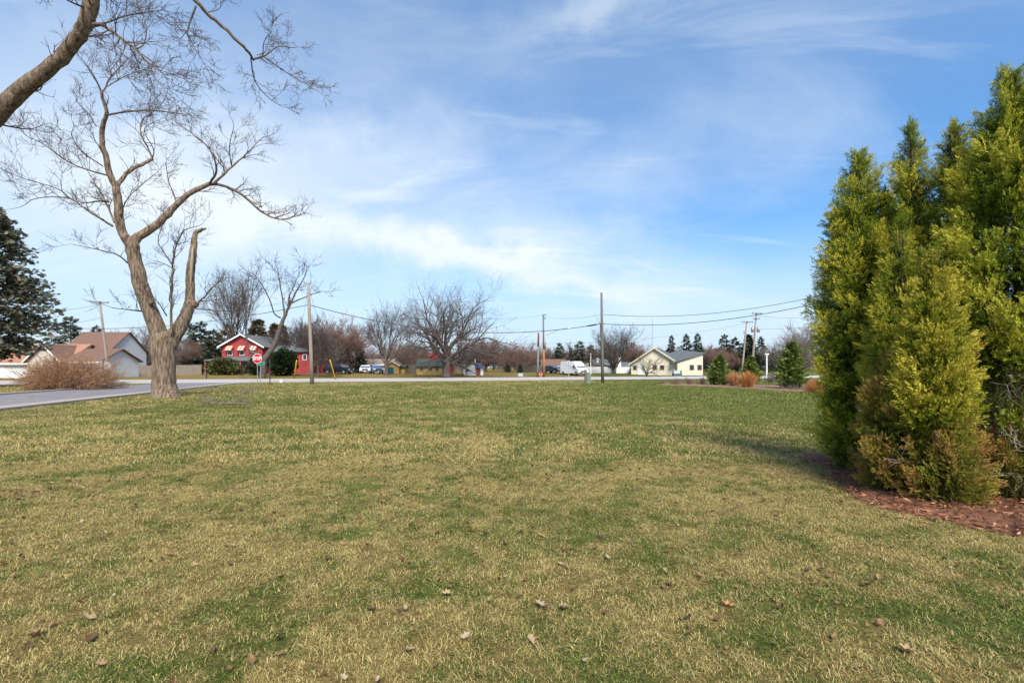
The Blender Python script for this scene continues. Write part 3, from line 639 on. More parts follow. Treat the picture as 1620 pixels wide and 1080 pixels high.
L4 = limbset([
    ([(329, 291, 6), (352, 293, 5), (380, 306, 4.5), (397, 320, 4), (417, 337, 3.4), (443, 347, 2.6), (474, 341, 1.6)], 0.6, 2.2),
    ([(329, 292, 5), (340, 278, 4), (341, 258, 3.4), (330, 234, 2.6), (311, 217, 2), (288, 200, 1.3)], 0.6, -1.4),
    ([(338, 291, 4.6), (366, 264, 3.2), (393, 240, 2.3), (413, 220, 1.5)], 0.6, 2.0),
    ([(366, 262, 2.2), (363, 233, 1.8), (370, 200, 1.2)], 1.2, 0.0),
    ([(280, 324, 3), (274, 305, 2.2), (267, 287, 1.9), (262, 258, 1.3)], 0.1, 1.6),
    ([(241, 252, 4), (234, 234, 3.4), (222, 208, 2.7), (227, 188, 2), (247, 175, 1.3)], 0.4, 1.8),
    ([(241, 252, 2.6), (243, 236, 2), (228, 205, 1.4), (250, 190, 1.1)], 0.4, -1.0),
    ([(170, 182, 4), (200, 177, 3.3), (240, 175, 2.5), (287, 180, 1.4)], -1.9, 0.2),
    ([(160, 144, 3.6), (150, 123, 2.9), (137, 103, 2.1), (123, 87, 1.3)], -2.2, -3.0),
    ([(161, 146, 3.4), (167, 139, 3), (173, 125, 2.5), (193, 103, 2), (204, 92, 1.3)], -2.2, -1.0),
    ([(170, 137, 2.4), (195, 122, 1.8), (228, 110, 1.1)], -2.2, -0.5),
    ([(179, 358, 5), (161, 347, 4.2), (143, 336, 3.6), (110, 314, 2.7), (63, 313, 2), (33, 327, 1.3)], -0.8, -2.8),
    ([(112, 315, 2.6), (90, 298, 2.2), (40, 283, 1.7), (0, 267, 1.2)], -2.0, -3.4),
    ([(172, 278, 3.6), (143, 270, 3), (110, 257, 2.4), (67, 227, 1.8), (38, 212, 1.4), (25, 187, 1.1)], -1.0, 1.2),
    ([(181, 352, 4), (172, 330, 3.2), (160, 305, 2.6), (146, 283, 2), (134, 262, 1.3)], -0.9, 0.8),
    ([(163, 263, 3), (134, 243, 2.4), (114, 217, 1.8), (117, 200, 1.2)], -1.2, -2.8),
    ([(172, 318, 5.5), (163, 317, 4.5)], -1.0, -1.2),
    ([(152, 200, 2.4), (140, 180, 1.8), (120, 160, 1.2)], -1.8, 0.2),
    ([(190, 340, 2.6), (205, 310, 2), (245, 275, 1.2)], -1, 1.5),
    ([(202, 416, 3), (192, 407, 2.6), (180, 401, 2.2), (151, 394, 1.6), (112, 386, 1)], -0.4, -2.0),
    ([(225, 492, 3), (205, 490, 2), (178, 487, 1.2)], 0.0, -1.5),
    ([(271, 527, 5.5), (271, 489, 4.6), (272, 457, 4.2), (273, 426, 3.6), (277, 394, 2.8), (290, 366, 2), (315, 357, 1.2)], -0.2, -0.6),
    ([(273, 420, 2.8), (259, 398, 2.2), (250, 382, 1.6), (255, 360, 1.1)], -0.5, -1.2),
    ([(309, 483, 3.8), (322, 470, 2.8), (334, 457, 2.2), (350, 442, 1.5)], 0.8, 0.2),
    ([(309, 488, 2.4), (330, 490, 1.8), (360, 492, 1.2)], 0.8, 1.6),
    ([(264, 500, 2.6), (250, 478, 1.9), (236, 468, 1.3)], 0, -1),
    ], D0, big, fine, rng, 0.05)
sprout(rng, fine, L4, 0.33, 0.95, 3, up=0.09, start=0.2, kids=(5, 4, 3))
sprout(rng, fine, L3, 1.5, 1.0, 3, up=0.10, start=0.4, kids=(4, 4, 2), tips=False, maxr=0.3)
# buds and seed clusters at the twig ends
k_ = fine.tips(rng, 0.5)
maple = thing('maple_tree', 'large bare maple with forked trunk and one broken-off limb on the left lawn', 'tree', (at(262, D0), D0, 0))
def under(o, t):     # geometry is in world space: keep it there below the placed Empty
    o.location = -Vector(t.location); return o
under(link('trunk', big.mesh('trunk'), M['bark_hero'], maple), maple)
under(link('crown', fine.mesh('crown', False), M['twig_hero'], maple), maple)
# torn pale wood on the broken limb
st = Wood(); d = D0 + 0.95
pts = [(at(305.5, d), d - 0.19, zz(452, d)), (at(306.5, d), d - 0.21, zz(430, d)), (at(307.5, d), d - 0.17, zz(408, d)), (at(308, d), d - 0.12, zz(388, d))]
st.add(resample(pts, 9), np.array([0.01, 0.06, 0.08, 0.075, 0.08, 0.07, 0.06, 0.04, 0.01]), sides=8, lump=0.2, rng=rng)
under(link('torn_wood', st.mesh('torn_wood'), M['heartwood'], maple), maple)
for px, py, w, dd in ((208, 381, 15, -0.5), (308, 481, 12, 0.8), (239, 478, 9, -0.55)):
    kn = Wood(); d = D0 + dd; c = np.array([at(px, d), d, zz(py, d)]); r = w / 2 / F * d
    kn.add(c + np.outer(np.linspace(-1, 1, 6), [0.25 * r, -0.5 * r, r * 0.9]), r * np.array([0.3, 0.8, 1.0, 0.95, 0.7, 0.25]), sides=9, lump=0.15, rng=rng)
    under(link('knot', kn.mesh('knot'), M['bark_hero'], maple), maple)
if len(k_):
    T = [(0, 0, 0), (0.007, 0, 0.012), (0, 0.007, 0.012), (-0.007, -0.006, 0.012), (0, 0, 0.034)]
    f3 = [(0, 2, 1), (0, 3, 2), (0, 1, 3), (4, 1, 2), (4, 2, 3), (4, 3, 1)]
    ax = rng.normal(0, 1, (len(k_), 3)) + [0, 0, 0.6]
    V, Fc, B = scatter(T, f3, k_, frames(ax, rng.normal(0, 1, (len(k_), 3))), rng.uniform(0.9, 1.9, len(k_)))
    o = under(link('buds', np_mesh('buds', V, Fc), M['twig_hero'], maple), maple); tag(o, kind='stuff')

# the neighbour tree whose limb leans in at the upper left
rng = np.random.default_rng(44); big = Wood(); fine = Wood(); D0 = 11.0
P_RMIN = 0.0036
La = limbset([([(-205, 690, 80), (-200, 640, 62), (-190, 540, 52), (-170, 430, 48), (-130, 330, 44), (-85, 262, 40), (-40, 216, 38), (0, 176, 36), (30, 146, 33), (67, 116, 28), (98, 89, 26), (122, 60, 26), (136, 35, 27), (144, 8, 28), (152, -25, 26), (165, -80, 22), (172, -150, 15)], 0.3, -0.6)], D0, big, fine, rng, 0.07)
Lb = limbset([
    ([(148, 40, 9), (160, 39, 7), (173, 47, 5.5), (200, 67, 4.6), (217, 80, 4), (238, 103, 2.6), (262, 118, 1.4)], -0.5, -1.6),
    ([(152, 38, 5), (172, 35, 3.6), (200, 25, 2.8), (250, 17, 1.4)], -0.5, 0.4),
    ([(134, 12, 5), (116, 5, 4), (98, -4, 3)], -0.5, -1.2),
    ([(168, -85, 15), (215, -62, 11), (262, -40, 8.5), (307, -1, 7), (327, 20, 6.4), (353, 43, 5.6), (383, 72, 5.2), (396, 87, 4.8), (401, 95, 4)], -0.6, 1.2),
    ([(215, 78, 3), (228, 70, 2.4), (232, 50, 1.8), (226, 20, 1.2)], -1.0, -0.4),
    ([(200, 66, 2.6), (192, 88, 2), (176, 110, 1.4)], -1.0, -1.8),
    ([(238, 103, 1.8), (244, 126, 1.4), (238, 140, 1)], -1.5, -1.9),
    ], D0, big, fine, rng, 0.06)
Lc = limbset([
    ([(400, 94, 3.6), (420, 88, 2.6), (440, 74, 1.8), (466, 76, 1.1)], 1.2, 1.8),
    ([(418, 90, 2.2), (440, 106, 1.7), (467, 123, 1.3), (500, 143, 0.8)], 1.2, 0.6),
    ([(397, 92, 3), (403, 127, 2.2), (423, 153, 1.6), (443, 167, 1)], 1.2, 1.9),
    ([(416, 88, 2), (418, 66, 1.5), (430, 50, 1)], 1.2, 0.4),
    ([(310, 10, 4), (297, 47, 2.8), (301, 62, 2), (310, 80, 1.5), (330, 113, 0.9)], 0.4, -0.4),
    ([(298, 46, 1.8), (286, 62, 1.2)], 0.3, 0.8),
    ([(327, 20, 2), (345, 16, 1.4), (352, 6, 1)], 0.5, 0.1),
    ], D0, big, fine, rng, 0.06)
sprout(rng, fine, Lb[:3] + Lb[4:], 0.16, 0.55, 3, up=0.03, start=0.25, kids=(5, 4, 2))
sprout(rng, fine, Lc, 0.14, 0.42, 3, up=0.02, start=0.2, kids=(5, 4, 2))
sprout(rng, fine, La, 0.7, 0.6, 3, up=0.08, start=0.55, kids=(4, 3, 2), maxr=0.5)
k_ = fine.tips(rng, 0.5)
t = thing('maple_tree', 'nearer bare tree whose thick leaning limb enters at the upper left', 'tree', (at(-205, 11.3), 11.3, 0))
under(link('trunk', big.mesh('trunk'), M['bark_hero'], t), t); under(link('crown', fine.mesh('crown', False), M['twig_hero'], t), t)
V, Fc, B = scatter([(0, 0, 0), (0.004, 0, 0.007), (0, 0.004, 0.007), (-0.004, -0.004, 0.007), (0, 0, 0.02)], [(0, 2, 1), (0, 3, 2), (0, 1, 3), (4, 1, 2), (4, 2, 3), (4, 3, 1)], k_,
                   frames(rng.normal(0, 1, (len(k_), 3)) + [0, 0, 0.6], rng.normal(0, 1, (len(k_), 3))), rng.uniform(0.9, 1.8, len(k_)))
tag(under(link('buds', np_mesh('buds', V, Fc), M['twig_hero'], t), t), kind='stuff')

# ------------------------------------------------------------------ conifers
def needle_template(n, w=0.11):
    """feathered flat spray along +z in the xz plane, unit length"""
    T = []; f = []
    for k in range(n):
        s = k / n; side = 1 if k % 2 else -1; l = 0.42 * (1 - 0.55 * s); b = len(T)
        z0 = 0.08 + s * 0.62
        T += [(0, 0, z0), (side * l * 0.55 - side * w * 0.4, 0.02, z0 + l * 0.30 + w), (side * l * 0.72, 0.03 * ((k % 3) - 1), z0 + l * 0.75), (side * l * 0.55 + side * w * 0.3, -0.02, z0 + l * 0.25 - w * 0.5)]
        f.append((b, b + 1, b + 2, b + 3))
    b = len(T); T += [(0, 0, 0), (w * 0.6, 0, 0.5), (0, 0, 1.0), (-w * 0.6, 0, 0.5)]; f.append((b, b + 1, b + 2, b + 3))
    return T, f
def conifer_meshes(seed, H, R, whorls, per, sprays, size, droop, h0=0.06, profile=0.85, nt_=6, name='conifer', ragged=0.25, foot=0.72):
    rng = np.random.default_rng(seed); P = []; A = []; Hn = []; sc = []; bl = []; tw = Wood()
    tw.add([(0, 0, -0.05), (0.0, 0, H * 0.3), (0, 0, H * 0.7), (0, 0, H * 0.98)], np.array([0.022, 0.016, 0.009, 0.002]) * H, sides=7)
    for w in range(whorls):
        h = h0 + (1 - h0) * (w / whorls) ** 0.92
        r = R * ((1 - h) ** profile) * min(1, foot + (h - h0) * 2.6) + 0.02 * H * (1 - h)
        m = max(3, int(per * (0.5 + 0.5 * (1 - h))))
        for j in range(m):
            az = rng.uniform(0, 6.283); L = r * rng.uniform(1 - ragged * 1.4, 1 + ragged * 0.55)
            o = np.array([math.cos(az), math.sin(az), 0]); z0 = h * H + rng.normal(0, 0.008 * H)
            ns = max(3, int(sprays * (0.35 + 0.65 * L / R)))
            for k in range(ns):
                s = (0.25 + 0.75 * (k + rng.random()) / ns)
                p = o * (L * s) + np.array([0, 0, z0 - droop * L * s * s + 0.10 * L * s])
                p = p + np.cross(o, [0, 0, 1]) * rng.normal(0, 0.10 * L * (1.1 - 0.5 * s)) + [0, 0, rng.normal(0, 0.02 * R)]
                a = o * rng.uniform(0.5, 1) + np.cross(o, [0, 0, 1]) * rng.normal(0, 0.6) + np.array([0, 0, rng.normal(0.12 - droop * 0.5, 0.25)])
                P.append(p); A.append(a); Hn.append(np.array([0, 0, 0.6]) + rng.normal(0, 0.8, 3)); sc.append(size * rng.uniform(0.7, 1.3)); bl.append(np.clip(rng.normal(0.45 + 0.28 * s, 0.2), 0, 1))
    n = 5
    for k in range(12): P.append(np.array([0, 0, H * (0.93 + 0.006 * k)])); A.append(np.array([rng.normal(0, .4), rng.normal(0, .4), 1])); Hn.append(rng.normal(0, 1, 3)); sc.append(size * 0.7); bl.append(0.6)
    T, f = needle_template(nt_)
    V, Fc, B = scatter(T, f, np.array(P), frames(np.array(A), np.array(Hn)), np.array(sc), np.array(bl))
    return tw.mesh(name + '_trunk'), np_mesh(name + '_crown', V, Fc, B)
CT = {}
CT['spruce'] = (conifer_meshes(2, 12, 2.9, 24, 10, 10, 0.85, 0.16, name='spruce', ragged=0.5), 12)
CT['spruce2'] = (conifer_meshes(7, 12, 3.2, 22, 10, 10, 1.0, 0.08, profile=0.6, name='pine', ragged=0.7), 12)
CT['cone'] = (conifer_meshes(9, 10, 2.2, 40, 12, 7, 0.85, -0.25, profile=0.75, name='cedar', ragged=0.12), 10)
CT['fir'] = (conifer_meshes(14, 3.2, 1.3, 34, 15, 10, 0.34, -0.15, h0=0.02, profile=0.72, name='fir', ragged=0.3), 3.2)
CT['fir2'] = (conifer_meshes(17, 4, 1.6, 38, 16, 12, 0.36, -0.12, h0=0.02, profile=0.62, name='fir_broad', ragged=0.35), 4)
CT['big'] = (conifer_meshes(23, 20, 7.4, 50, 13, 36, 0.62, 0.14, h0=0.17, profile=0.62, nt_=8, name='great_spruce', ragged=0.4, foot=0.5), 20)
def conifer(kind, px, d, top, label, leaf='conifer_leaf', name='conifer', wide=1.0, rz=0, group='conifers in the treeline', cat='tree'):
    x = at(px, d); z = gz(x, d); (B, Fm), hm = CT[kind]; k = (zz(top, d) - z) / hm
    t = thing(name, label, cat, (x, d, z), rz, group)
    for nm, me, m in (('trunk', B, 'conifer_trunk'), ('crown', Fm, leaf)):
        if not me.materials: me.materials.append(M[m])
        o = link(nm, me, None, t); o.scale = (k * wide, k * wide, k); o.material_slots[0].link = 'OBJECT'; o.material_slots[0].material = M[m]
    return t
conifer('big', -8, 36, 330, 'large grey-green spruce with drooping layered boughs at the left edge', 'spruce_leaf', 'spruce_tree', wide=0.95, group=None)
for i, (kind, px, d, top, lab, leaf, wd) in enumerate([
    ('spruce2', 318, 96, 510, 'dense dark pine between the broken maple limb and the red house', 'conifer_leaf', 1.35),
    ('spruce2', 338, 90, 522, 'rounded green pine touching the left side of the red house', 'conifer_leaf', 1.2),
    ('spruce', 302, 104, 513, 'slim dark pine just right of the maple trunk', 'conifer_leaf', 1.0),
    ('spruce2', 360, 108, 513, 'brown-green pine behind the red gable peak', 'cedar_leaf', 1.1),
    ('cone', 408, 100, 507, 'brownish conical cedar right of the red gable', 'cedar_leaf', 1.3),
    ('cone', 434, 104, 512, 'slender brownish cedar in the middle behind the red house', 'cedar_leaf', 1.0),
    ('cone', 447, 100, 515, 'brownish cedar nearest the wooden corner pole behind the red house', 'cedar_leaf', 1.0),
    ('spruce', 570, 92, 540, 'dark spruce behind the parked cars', 'conifer_leaf', 1.1),
    ('spruce', 748, 108, 540, 'dark spruce half hidden behind the white shed roof', 'conifer_leaf', 1.0),
    ('cone', 803, 92, 573, 'small cone-shaped evergreen in the field right of the white shed', 'conifer_leaf', 1.5),
    ('fir2', 823, 92, 576, 'small round evergreen in the field left of the twin poles', 'conifer_leaf', 1.1),
    ('spruce2', 885, 118, 543, 'rugged dark pine above the parked dark car', 'conifer_leaf', 1.05),
    ('spruce', 903, 125, 550, 'slim dark spruce above the white van', 'conifer_leaf', 0.9),
    ('spruce2', 917, 122, 540, 'dark pine right of the white van roof', 'conifer_leaf', 1.2),
    ('spruce2', 935, 126, 546, 'broad dark conifer left of the tall lawn pole', 'cedar_leaf', 1.4),
    ('spruce', 1062, 112, 531, 'slim spruce directly above the cream house roof', 'conifer_leaf', 1.0),
    ('spruce', 1086, 110, 529, 'dark spruce above the right end of the cream house', 'conifer_leaf', 1.3),
    ('spruce', 1104, 114, 528, 'second dark spruce rising at the right corner of the cream house', 'conifer_leaf', 1.1),
    ('spruce2', 1146, 118, 530, 'dark pine left of the leaning crossarm pole', 'conifer_leaf', 1.1),
    ('spruce2', 1163, 122, 534, 'dark pine right behind the leaning crossarm pole', 'conifer_leaf', 1.1),
    ('cone', 1184, 112, 530, 'dark columnar conifer between the two crossarm poles', 'conifer_leaf', 1.2),
    ('spruce', 1204, 108, 533, 'ragged dark spruce right of the transformer pole', 'conifer_leaf', 1.25),
    ('spruce2', 1222, 112, 558, 'low dark conifer behind the white lamp post', 'conifer_leaf', 1.4),
    ('spruce', 1256, 96, 530, 'dark slim spruce top behind the broad young fir', 'conifer_leaf', 0.8),
    ('spruce2', 112, 96, 503, 'dark pine behind the left end of the brown roof', 'conifer_leaf', 1.3),
    ('spruce', 152, 104, 516, 'dark spruce top behind the brown roof ridge by the leaning pole', 'conifer_leaf', 1.2),
    ('spruce2', 690, 120, 548, 'dark pine tops behind the red gable of the tan building', 'conifer_leaf', 1.2)]):
    conifer(kind, px, d, top, lab, leaf, wide=wd, rz=i * 1.3)
for i, (kind, px, py, top, lab, wd) in enumerate([
    ('fir', 1138, 609, 562, 'leftmost bushy young fir in the mulch bed', 1.0),
    ('fir', 1188, 605, 563, 'young fir behind the tall orange grass', 0.95),
    ('fir2', 1252, 615, 541, 'tallest and broadest young fir beside the cedar hedge', 0.82)]):
    conifer(kind, px, 1147.5 / (py - HZ), top, lab, 'fir_leaf', 'young_fir', wide=wd, rz=i * 2.1, group='young firs in the mulch bed', cat='shrub')

# far woods: reads as one mass behind the houses
rng = np.random.default_rng(77); Vs = []; Fs = []; off = 0
w = Wood(); w2 = Wood()
bare_lo = bare_meshes(91, 8, 0.2, 0.8, 8, 3, (5, 55), dict(BUSHY, rmin=0.022, cut=0, kids=[0, 6, 6, 4]), 4, 'woods')
Vt = np.array([v.co for v in bare_lo[1].vertices]); Ft = np.array([p.vertices[:] for p in bare_lo[1].polygons if len(p.vertices) == 4])
n = 190
for k in range(n):
    px = -300 + 2250 * (k + rng.random()) / n; d = rng.uniform(118, 185); h = (HZ - rng.uniform(540, 560)) / F * d + 1.2
    a = rng.uniform(0, 6.28); s = h / 8 * rng.uniform(0.85, 1.1); Rm = np.array([[math.cos(a), -math.sin(a), 0], [math.sin(a), math.cos(a), 0], [0, 0, 1]]) * np.array([1.5, 1.5, 1]).reshape(3, 1)
    Vs.append(Vt @ Rm.T * s + [at(px, d), d, 0.3]); Fs.append(Ft + off); off += len(Vt)
tag(link('distant_woods', np_mesh('distant_woods', np.concatenate(Vs), np.concatenate(Fs)), M['twig_wood']), 'grey-brown mass of bare woods far behind the houses', 'woods', kind='stuff')
bpy.data.meshes.remove(bare_lo[0]); bpy.data.meshes.remove(bare_lo[1])

# ------------------------------------------------------------------ arborvitae hedge
def plume_mesh(seed, leafm):
    """a feathery upright bough tip about 0.4 m long, pointing along +z, its fan in the xz plane"""
    rng = np.random.default_rng(seed); T = []; f = []; B = []
    def leaflet(p, d, l, w, tone):
        d = unit(d); n = unit(np.cross(d, rng.normal(0, 1, 3))); b = len(T)
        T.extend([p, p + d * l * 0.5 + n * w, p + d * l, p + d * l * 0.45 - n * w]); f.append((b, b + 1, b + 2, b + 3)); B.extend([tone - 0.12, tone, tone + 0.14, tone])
    for k in range(36):
        s = (k + rng.random()) / 36; c = np.array([rng.normal(0, 0.062) * (1.2 - 0.8 * s), rng.normal(0, 0.038) * (1.2 - 0.7 * s), 0.36 * s])
        ax = unit(np.array([c[0] * 7 + rng.normal(0, 0.28), c[1] * 7 + rng.normal(0, 0.28), 1.0])); side = unit(np.array([1, rng.normal(0, 0.6), 0]))
        side = unit(side - ax * (side @ ax)); L = rng.uniform(0.07, 0.12) * (1.1 - 0.35 * s); tn = 0.30 + 0.36 * s + rng.normal(0, 0.07)
        for j in range(9):
            q = j / 8; sd = 0 if j == 8 else (1 if j % 2 else -1)
            leaflet(c + ax * L * q * 0.62, ax * 0.8 + side * sd * 0.75 + rng.normal(0, 0.14, 3), L * 0.50 * (1 - 0.3 * q), 0.0040, tn + 0.10 * q)
    me = np_mesh('plume', np.array(T), np.array(f), np.clip(B, 0, 1)); me.materials.append(M[leafm]); return me
PL = {m: [plume_mesh(i + 3, m) for i in range(5)] for m in ('arbor_leaf', 'arbor_bronze', 'arbor_gold')}
def arborvitae(px, d, top, R, seed, label, leaf='arbor_leaf', dens=1.0, keep=None, bottom=0.12, bulge=0.35, power=1.5):
    rng = np.random.default_rng(seed); x0 = at(px, d); z0 = gz(x0, d); H = zz(top, d) - z0
    t = thing('arborvitae', label, 'shrub', (x0, d, z0), 0, 'arborvitae hedge row')
    P = []; A = []; Hn = []; sc = []; tone = []
    ph = rng.uniform(0, 6.28, 6); npl = int(1000 * dens * H / 5 * R / 0.62)
    tw = Wood(); dead = Wood()
    for k in range(3 if H > 3 else 2):
        a = rng.uniform(0, 6.28); b = np.array([math.cos(a), math.sin(a), 0]) * 0.06
        tw.add(resample([b * 1.5 - np.array([0, 0, .05]), b * 2.2 + [0, 0, H * 0.3], b * 1.5 + [0, 0, H * 0.62], b * 0.3 + [0, 0, H * 0.93]], 10), np.linspace(0.042, 0.006, 10), sides=7)
    def prof(u):
        v = min(1, max(0, u / bulge)); return R * (0.66 + 0.34 * v * (2 - v)) * (1 - math.exp(-H * (1 - u) / power)) * 1.04 + 0.01
    done = 0
    while done < npl:
        u = rng.uniform(bottom / H, 0.965); az = rng.uniform(0, 6.283)
        if rng.random() > 0.03 + 0.97 * prof(u) / R: continue
        done += 1; h = u * H
        o = np.array([math.cos(az), math.sin(az), 0.0]); tg = np.array([-o[1], o[0], 0.0])
        if keep is not None and rng.random() > keep(h, az):
            if rng.random() < 0.16:      # bare inner branch
                L = prof(u) * rng.uniform(0.6, 1.1)
                q = [o * 0.05 + [0, 0, h], o * L * 0.5 + [0, 0, h + rng.normal(0.02, 0.06)], o * L + np.array([rng.normal(0, .08), rng.normal(0, .08), h + rng.normal(0.1, 0.08)])]
                dead.add(resample(q, 6), np.linspace(0.008, 0.003, 6), sides=4)
                for kk in range(5):
                    e = np.array(q[1]) * 0.5 + np.array(q[2]) * 0.5 + rng.normal(0, .03, 3); dd_ = unit(o + rng.normal(0, 0.7, 3)); dead.add([e, e + dd_ * 0.10 + rng.normal(0, 0.02, 3), e + dd_ * 0.2 + rng.normal(0, 0.03, 3)], [0.004, 0.003, 0.002], sides=3)
            continue
        # boughs stand out in clumps; shade of the hollows is painted into the tone
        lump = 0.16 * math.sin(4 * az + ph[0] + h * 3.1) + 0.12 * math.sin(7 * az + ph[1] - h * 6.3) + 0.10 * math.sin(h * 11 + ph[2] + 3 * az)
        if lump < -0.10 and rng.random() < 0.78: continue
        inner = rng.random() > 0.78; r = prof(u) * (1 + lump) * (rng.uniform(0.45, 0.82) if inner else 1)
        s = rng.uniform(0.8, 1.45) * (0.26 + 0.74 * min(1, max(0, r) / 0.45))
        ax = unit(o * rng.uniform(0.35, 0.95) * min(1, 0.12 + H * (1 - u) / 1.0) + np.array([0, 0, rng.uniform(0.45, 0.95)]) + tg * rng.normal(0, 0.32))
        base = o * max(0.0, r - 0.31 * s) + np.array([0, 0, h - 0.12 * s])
        P.append(base); A.append(ax); Hn.append(tg * rng.choice([-1, 1]) + rng.normal(0, 0.5, 3)); sc.append(s); tone.append(rng.normal(0, 0.10) + 0.06 * (u - 0.5) + lump * 1.9 - (0.3 if inner else 0))  # lump and inner terms paint gap and interior shade into the plume colour
        if rng.random() < 0.35: tw.add([o * 0.04 + [0, 0, h - 0.2], (o * 0.05 + base) * 0.5 + [0, 0, h * 0.25 - 0.05] if False else base * 0.5 + np.array([0, 0, (h - 0.2) * 0.5]), base + ax * 0.2], [0.009, 0.006, 0.002], sides=3)
    for k in range(7): P.append(np.array([rng.normal(0, .015), rng.normal(0, .015), H * (0.905 + 0.006 * k)])); A.append(np.array([rng.normal(0, .16), rng.normal(0, .16), 1])); Hn.append(rng.normal(0, 1, 3)); sc.append(0.55); tone.append(-0.1)
    link('trunk', tw.mesh('trunk'), M['conifer_trunk'], t)
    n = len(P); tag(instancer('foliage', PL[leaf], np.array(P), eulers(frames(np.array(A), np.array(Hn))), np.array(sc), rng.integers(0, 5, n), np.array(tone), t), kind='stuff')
    if dead.G: tag(link('dead_branches', dead.mesh('dead_branches'), M['dead_twig'], t), kind='stuff')
    return t
arborvitae(1357, 7.0, 226, 0.56, 1, 'leftmost and farthest tall arborvitae of the green hedge', dens=1.3, power=1.0)
arborvitae(1402, 6.8, 290, 0.42, 2, 'shorter arborvitae shoulder between the two leftmost tall tips of the hedge', dens=1.2, power=0.9)
arborvitae(1441, 6.55, 174, 0.50, 3, 'second tall arborvitae tip from the left, slimmest of the hedge', dens=1.2, power=1.35)
arborvitae(1510, 6.2, 176, 0.54, 4, 'third tall arborvitae tip from the left in the hedge', dens=1.2, power=1.4, keep=lambda h, az: 0.35 if h < 1.6 else 1)
arborvitae(1598, 5.6, 92, 0.66, 5, 'tallest arborvitae at the right edge with bare lower branches', dens=1.3, power=1.15, keep=lambda h, az: 0.26 if h < 1.35 else 1.0)
arborvitae(1474, 5.35, 386, 0.47, 6, 'low front arborvitae with golden-green tip in the hedge', 'arbor_gold', dens=1.8, power=1.15, bottom=0.9)
arborvitae(1418, 5.7, 566, 0.42, 7, 'bronze-green low arborvitae growth at the front foot of the hedge', 'arbor_bronze', dens=1.9, bottom=0.03, power=0.3, keep=lambda h, az: 0.95)
arborvitae(1490, 5.3, 640, 0.44, 8, 'sparse bronze arborvitae growth with dead twigs above the mulch', 'arbor_bronze', dens=1.7, bottom=0.03, power=0.3, keep=lambda h, az: 0.66)
arborvitae(1608, 5.3, 655, 0.36, 9, 'thin yellowing arborvitae sprout at the lower right edge', 'arbor_bronze', dens=2.0, bottom=0.1, power=0.4, keep=lambda h, az: 0.42)
arborvitae(1424, 6.15, 335, 0.42, 10, 'bright middle arborvitae just behind the low golden-tipped one', dens=1.2, power=1.0, bottom=0.6)

# mulch under the hedge
rng = np.random.default_rng(5)
ed = [gp(1296, 736), gp(1322, 768), gp(1372, 796), gp(1440, 818), gp(1530, 836), gp(1640, 852), gp(1800, 874), (8.6, 4.4), (8.8, 7.4), (5.2, 8.6), (4.7, 8.0)]
ed = [Vector((p[0], p[1], 0)) for p in ed]
poly = []
for i in range(len(ed)):
    a, b = ed[i], ed[(i + 1) % len(ed)]
    for k in range(8): poly.append(a.lerp(b, k / 8) + Vector((rng.normal(0, .035), rng.normal(0, .035), 0)))
cen = Vector((6.3, 6.2, 0)); me = MB(); n = len(poly)
me.v = [(cen.x, cen.y, 0.075)] + [tuple(cen.lerp(p, 0.85)) for p in poly] + [tuple(p) for p in poly]
me.v = [me.v[0]] + [(v[0], v[1], gz(v[0], v[1]) + (0.06 if i < n else 0.006) + rng.normal(0, 0.004)) for i, v in enumerate(me.v[1:])]
me.f = [(0, 1 + i, 1 + (i + 1) % n) for i in range(n)] + [(1 + i, 1 + n + i, 1 + n + (i + 1) % n, 1 + (i + 1) % n) for i in range(n)]
tag(me.build('mulch_bed', M['mulch_soil'], smooth_=True), kind='structure')
pts = []
py_ = [(p.x, p.y) for p in poly]
def inside(x, y, pl):
    c = False; j = len(pl) - 1
    for i in range(len(pl)):
        if (pl[i][1] > y) != (pl[j][1] > y) and x < (pl[j][0] - pl[i][0]) * (y - pl[i][1]) / (pl[j][1] - pl[i][1]) + pl[i][0]: c = not c
        j = i
    return c
while len(pts) < 7500:
    x, y = rng.uniform(3.6, 7.4), rng.uniform(4.0, 7.9)
    if inside(x, y, py_): pts.append((x, y, gz(x, y) + (0.066 if inside(cen.x + (x - cen.x) / 0.86, cen.y + (y - cen.y) / 0.86, py_) else 0.038) + abs(rng.normal(0, 0.012))))
    elif rng.random() < 0.05 and y > 4.2 and inside(x + 0.22, y + 0.15, py_): pts.append((x, y, gz(x, y) + 0.03))
n = len(pts); ax = np.column_stack([rng.normal(0, 1, (n, 2)), rng.normal(0, 0.22, n)])
V, Fc, B = scatter([(-0.12, 0, 0), (-0.10, 0.05, 0.5), (0.02, 0.02, 1.0), (0.13, 0, 0.55)], [(0, 1, 2, 3)], np.array(pts), frames(ax, rng.normal(0, 0.35, (n, 3)) + [0, 0, 1]), rng.uniform(0.03, 0.11, n), rng.beta(2, 2.2, n))
tag(link('wood_chips', np_mesh('wood_chips', V, Fc, B), M['chips']), 'reddish-brown wood chip mulch under the arborvitae hedge', 'mulch', kind='stuff')

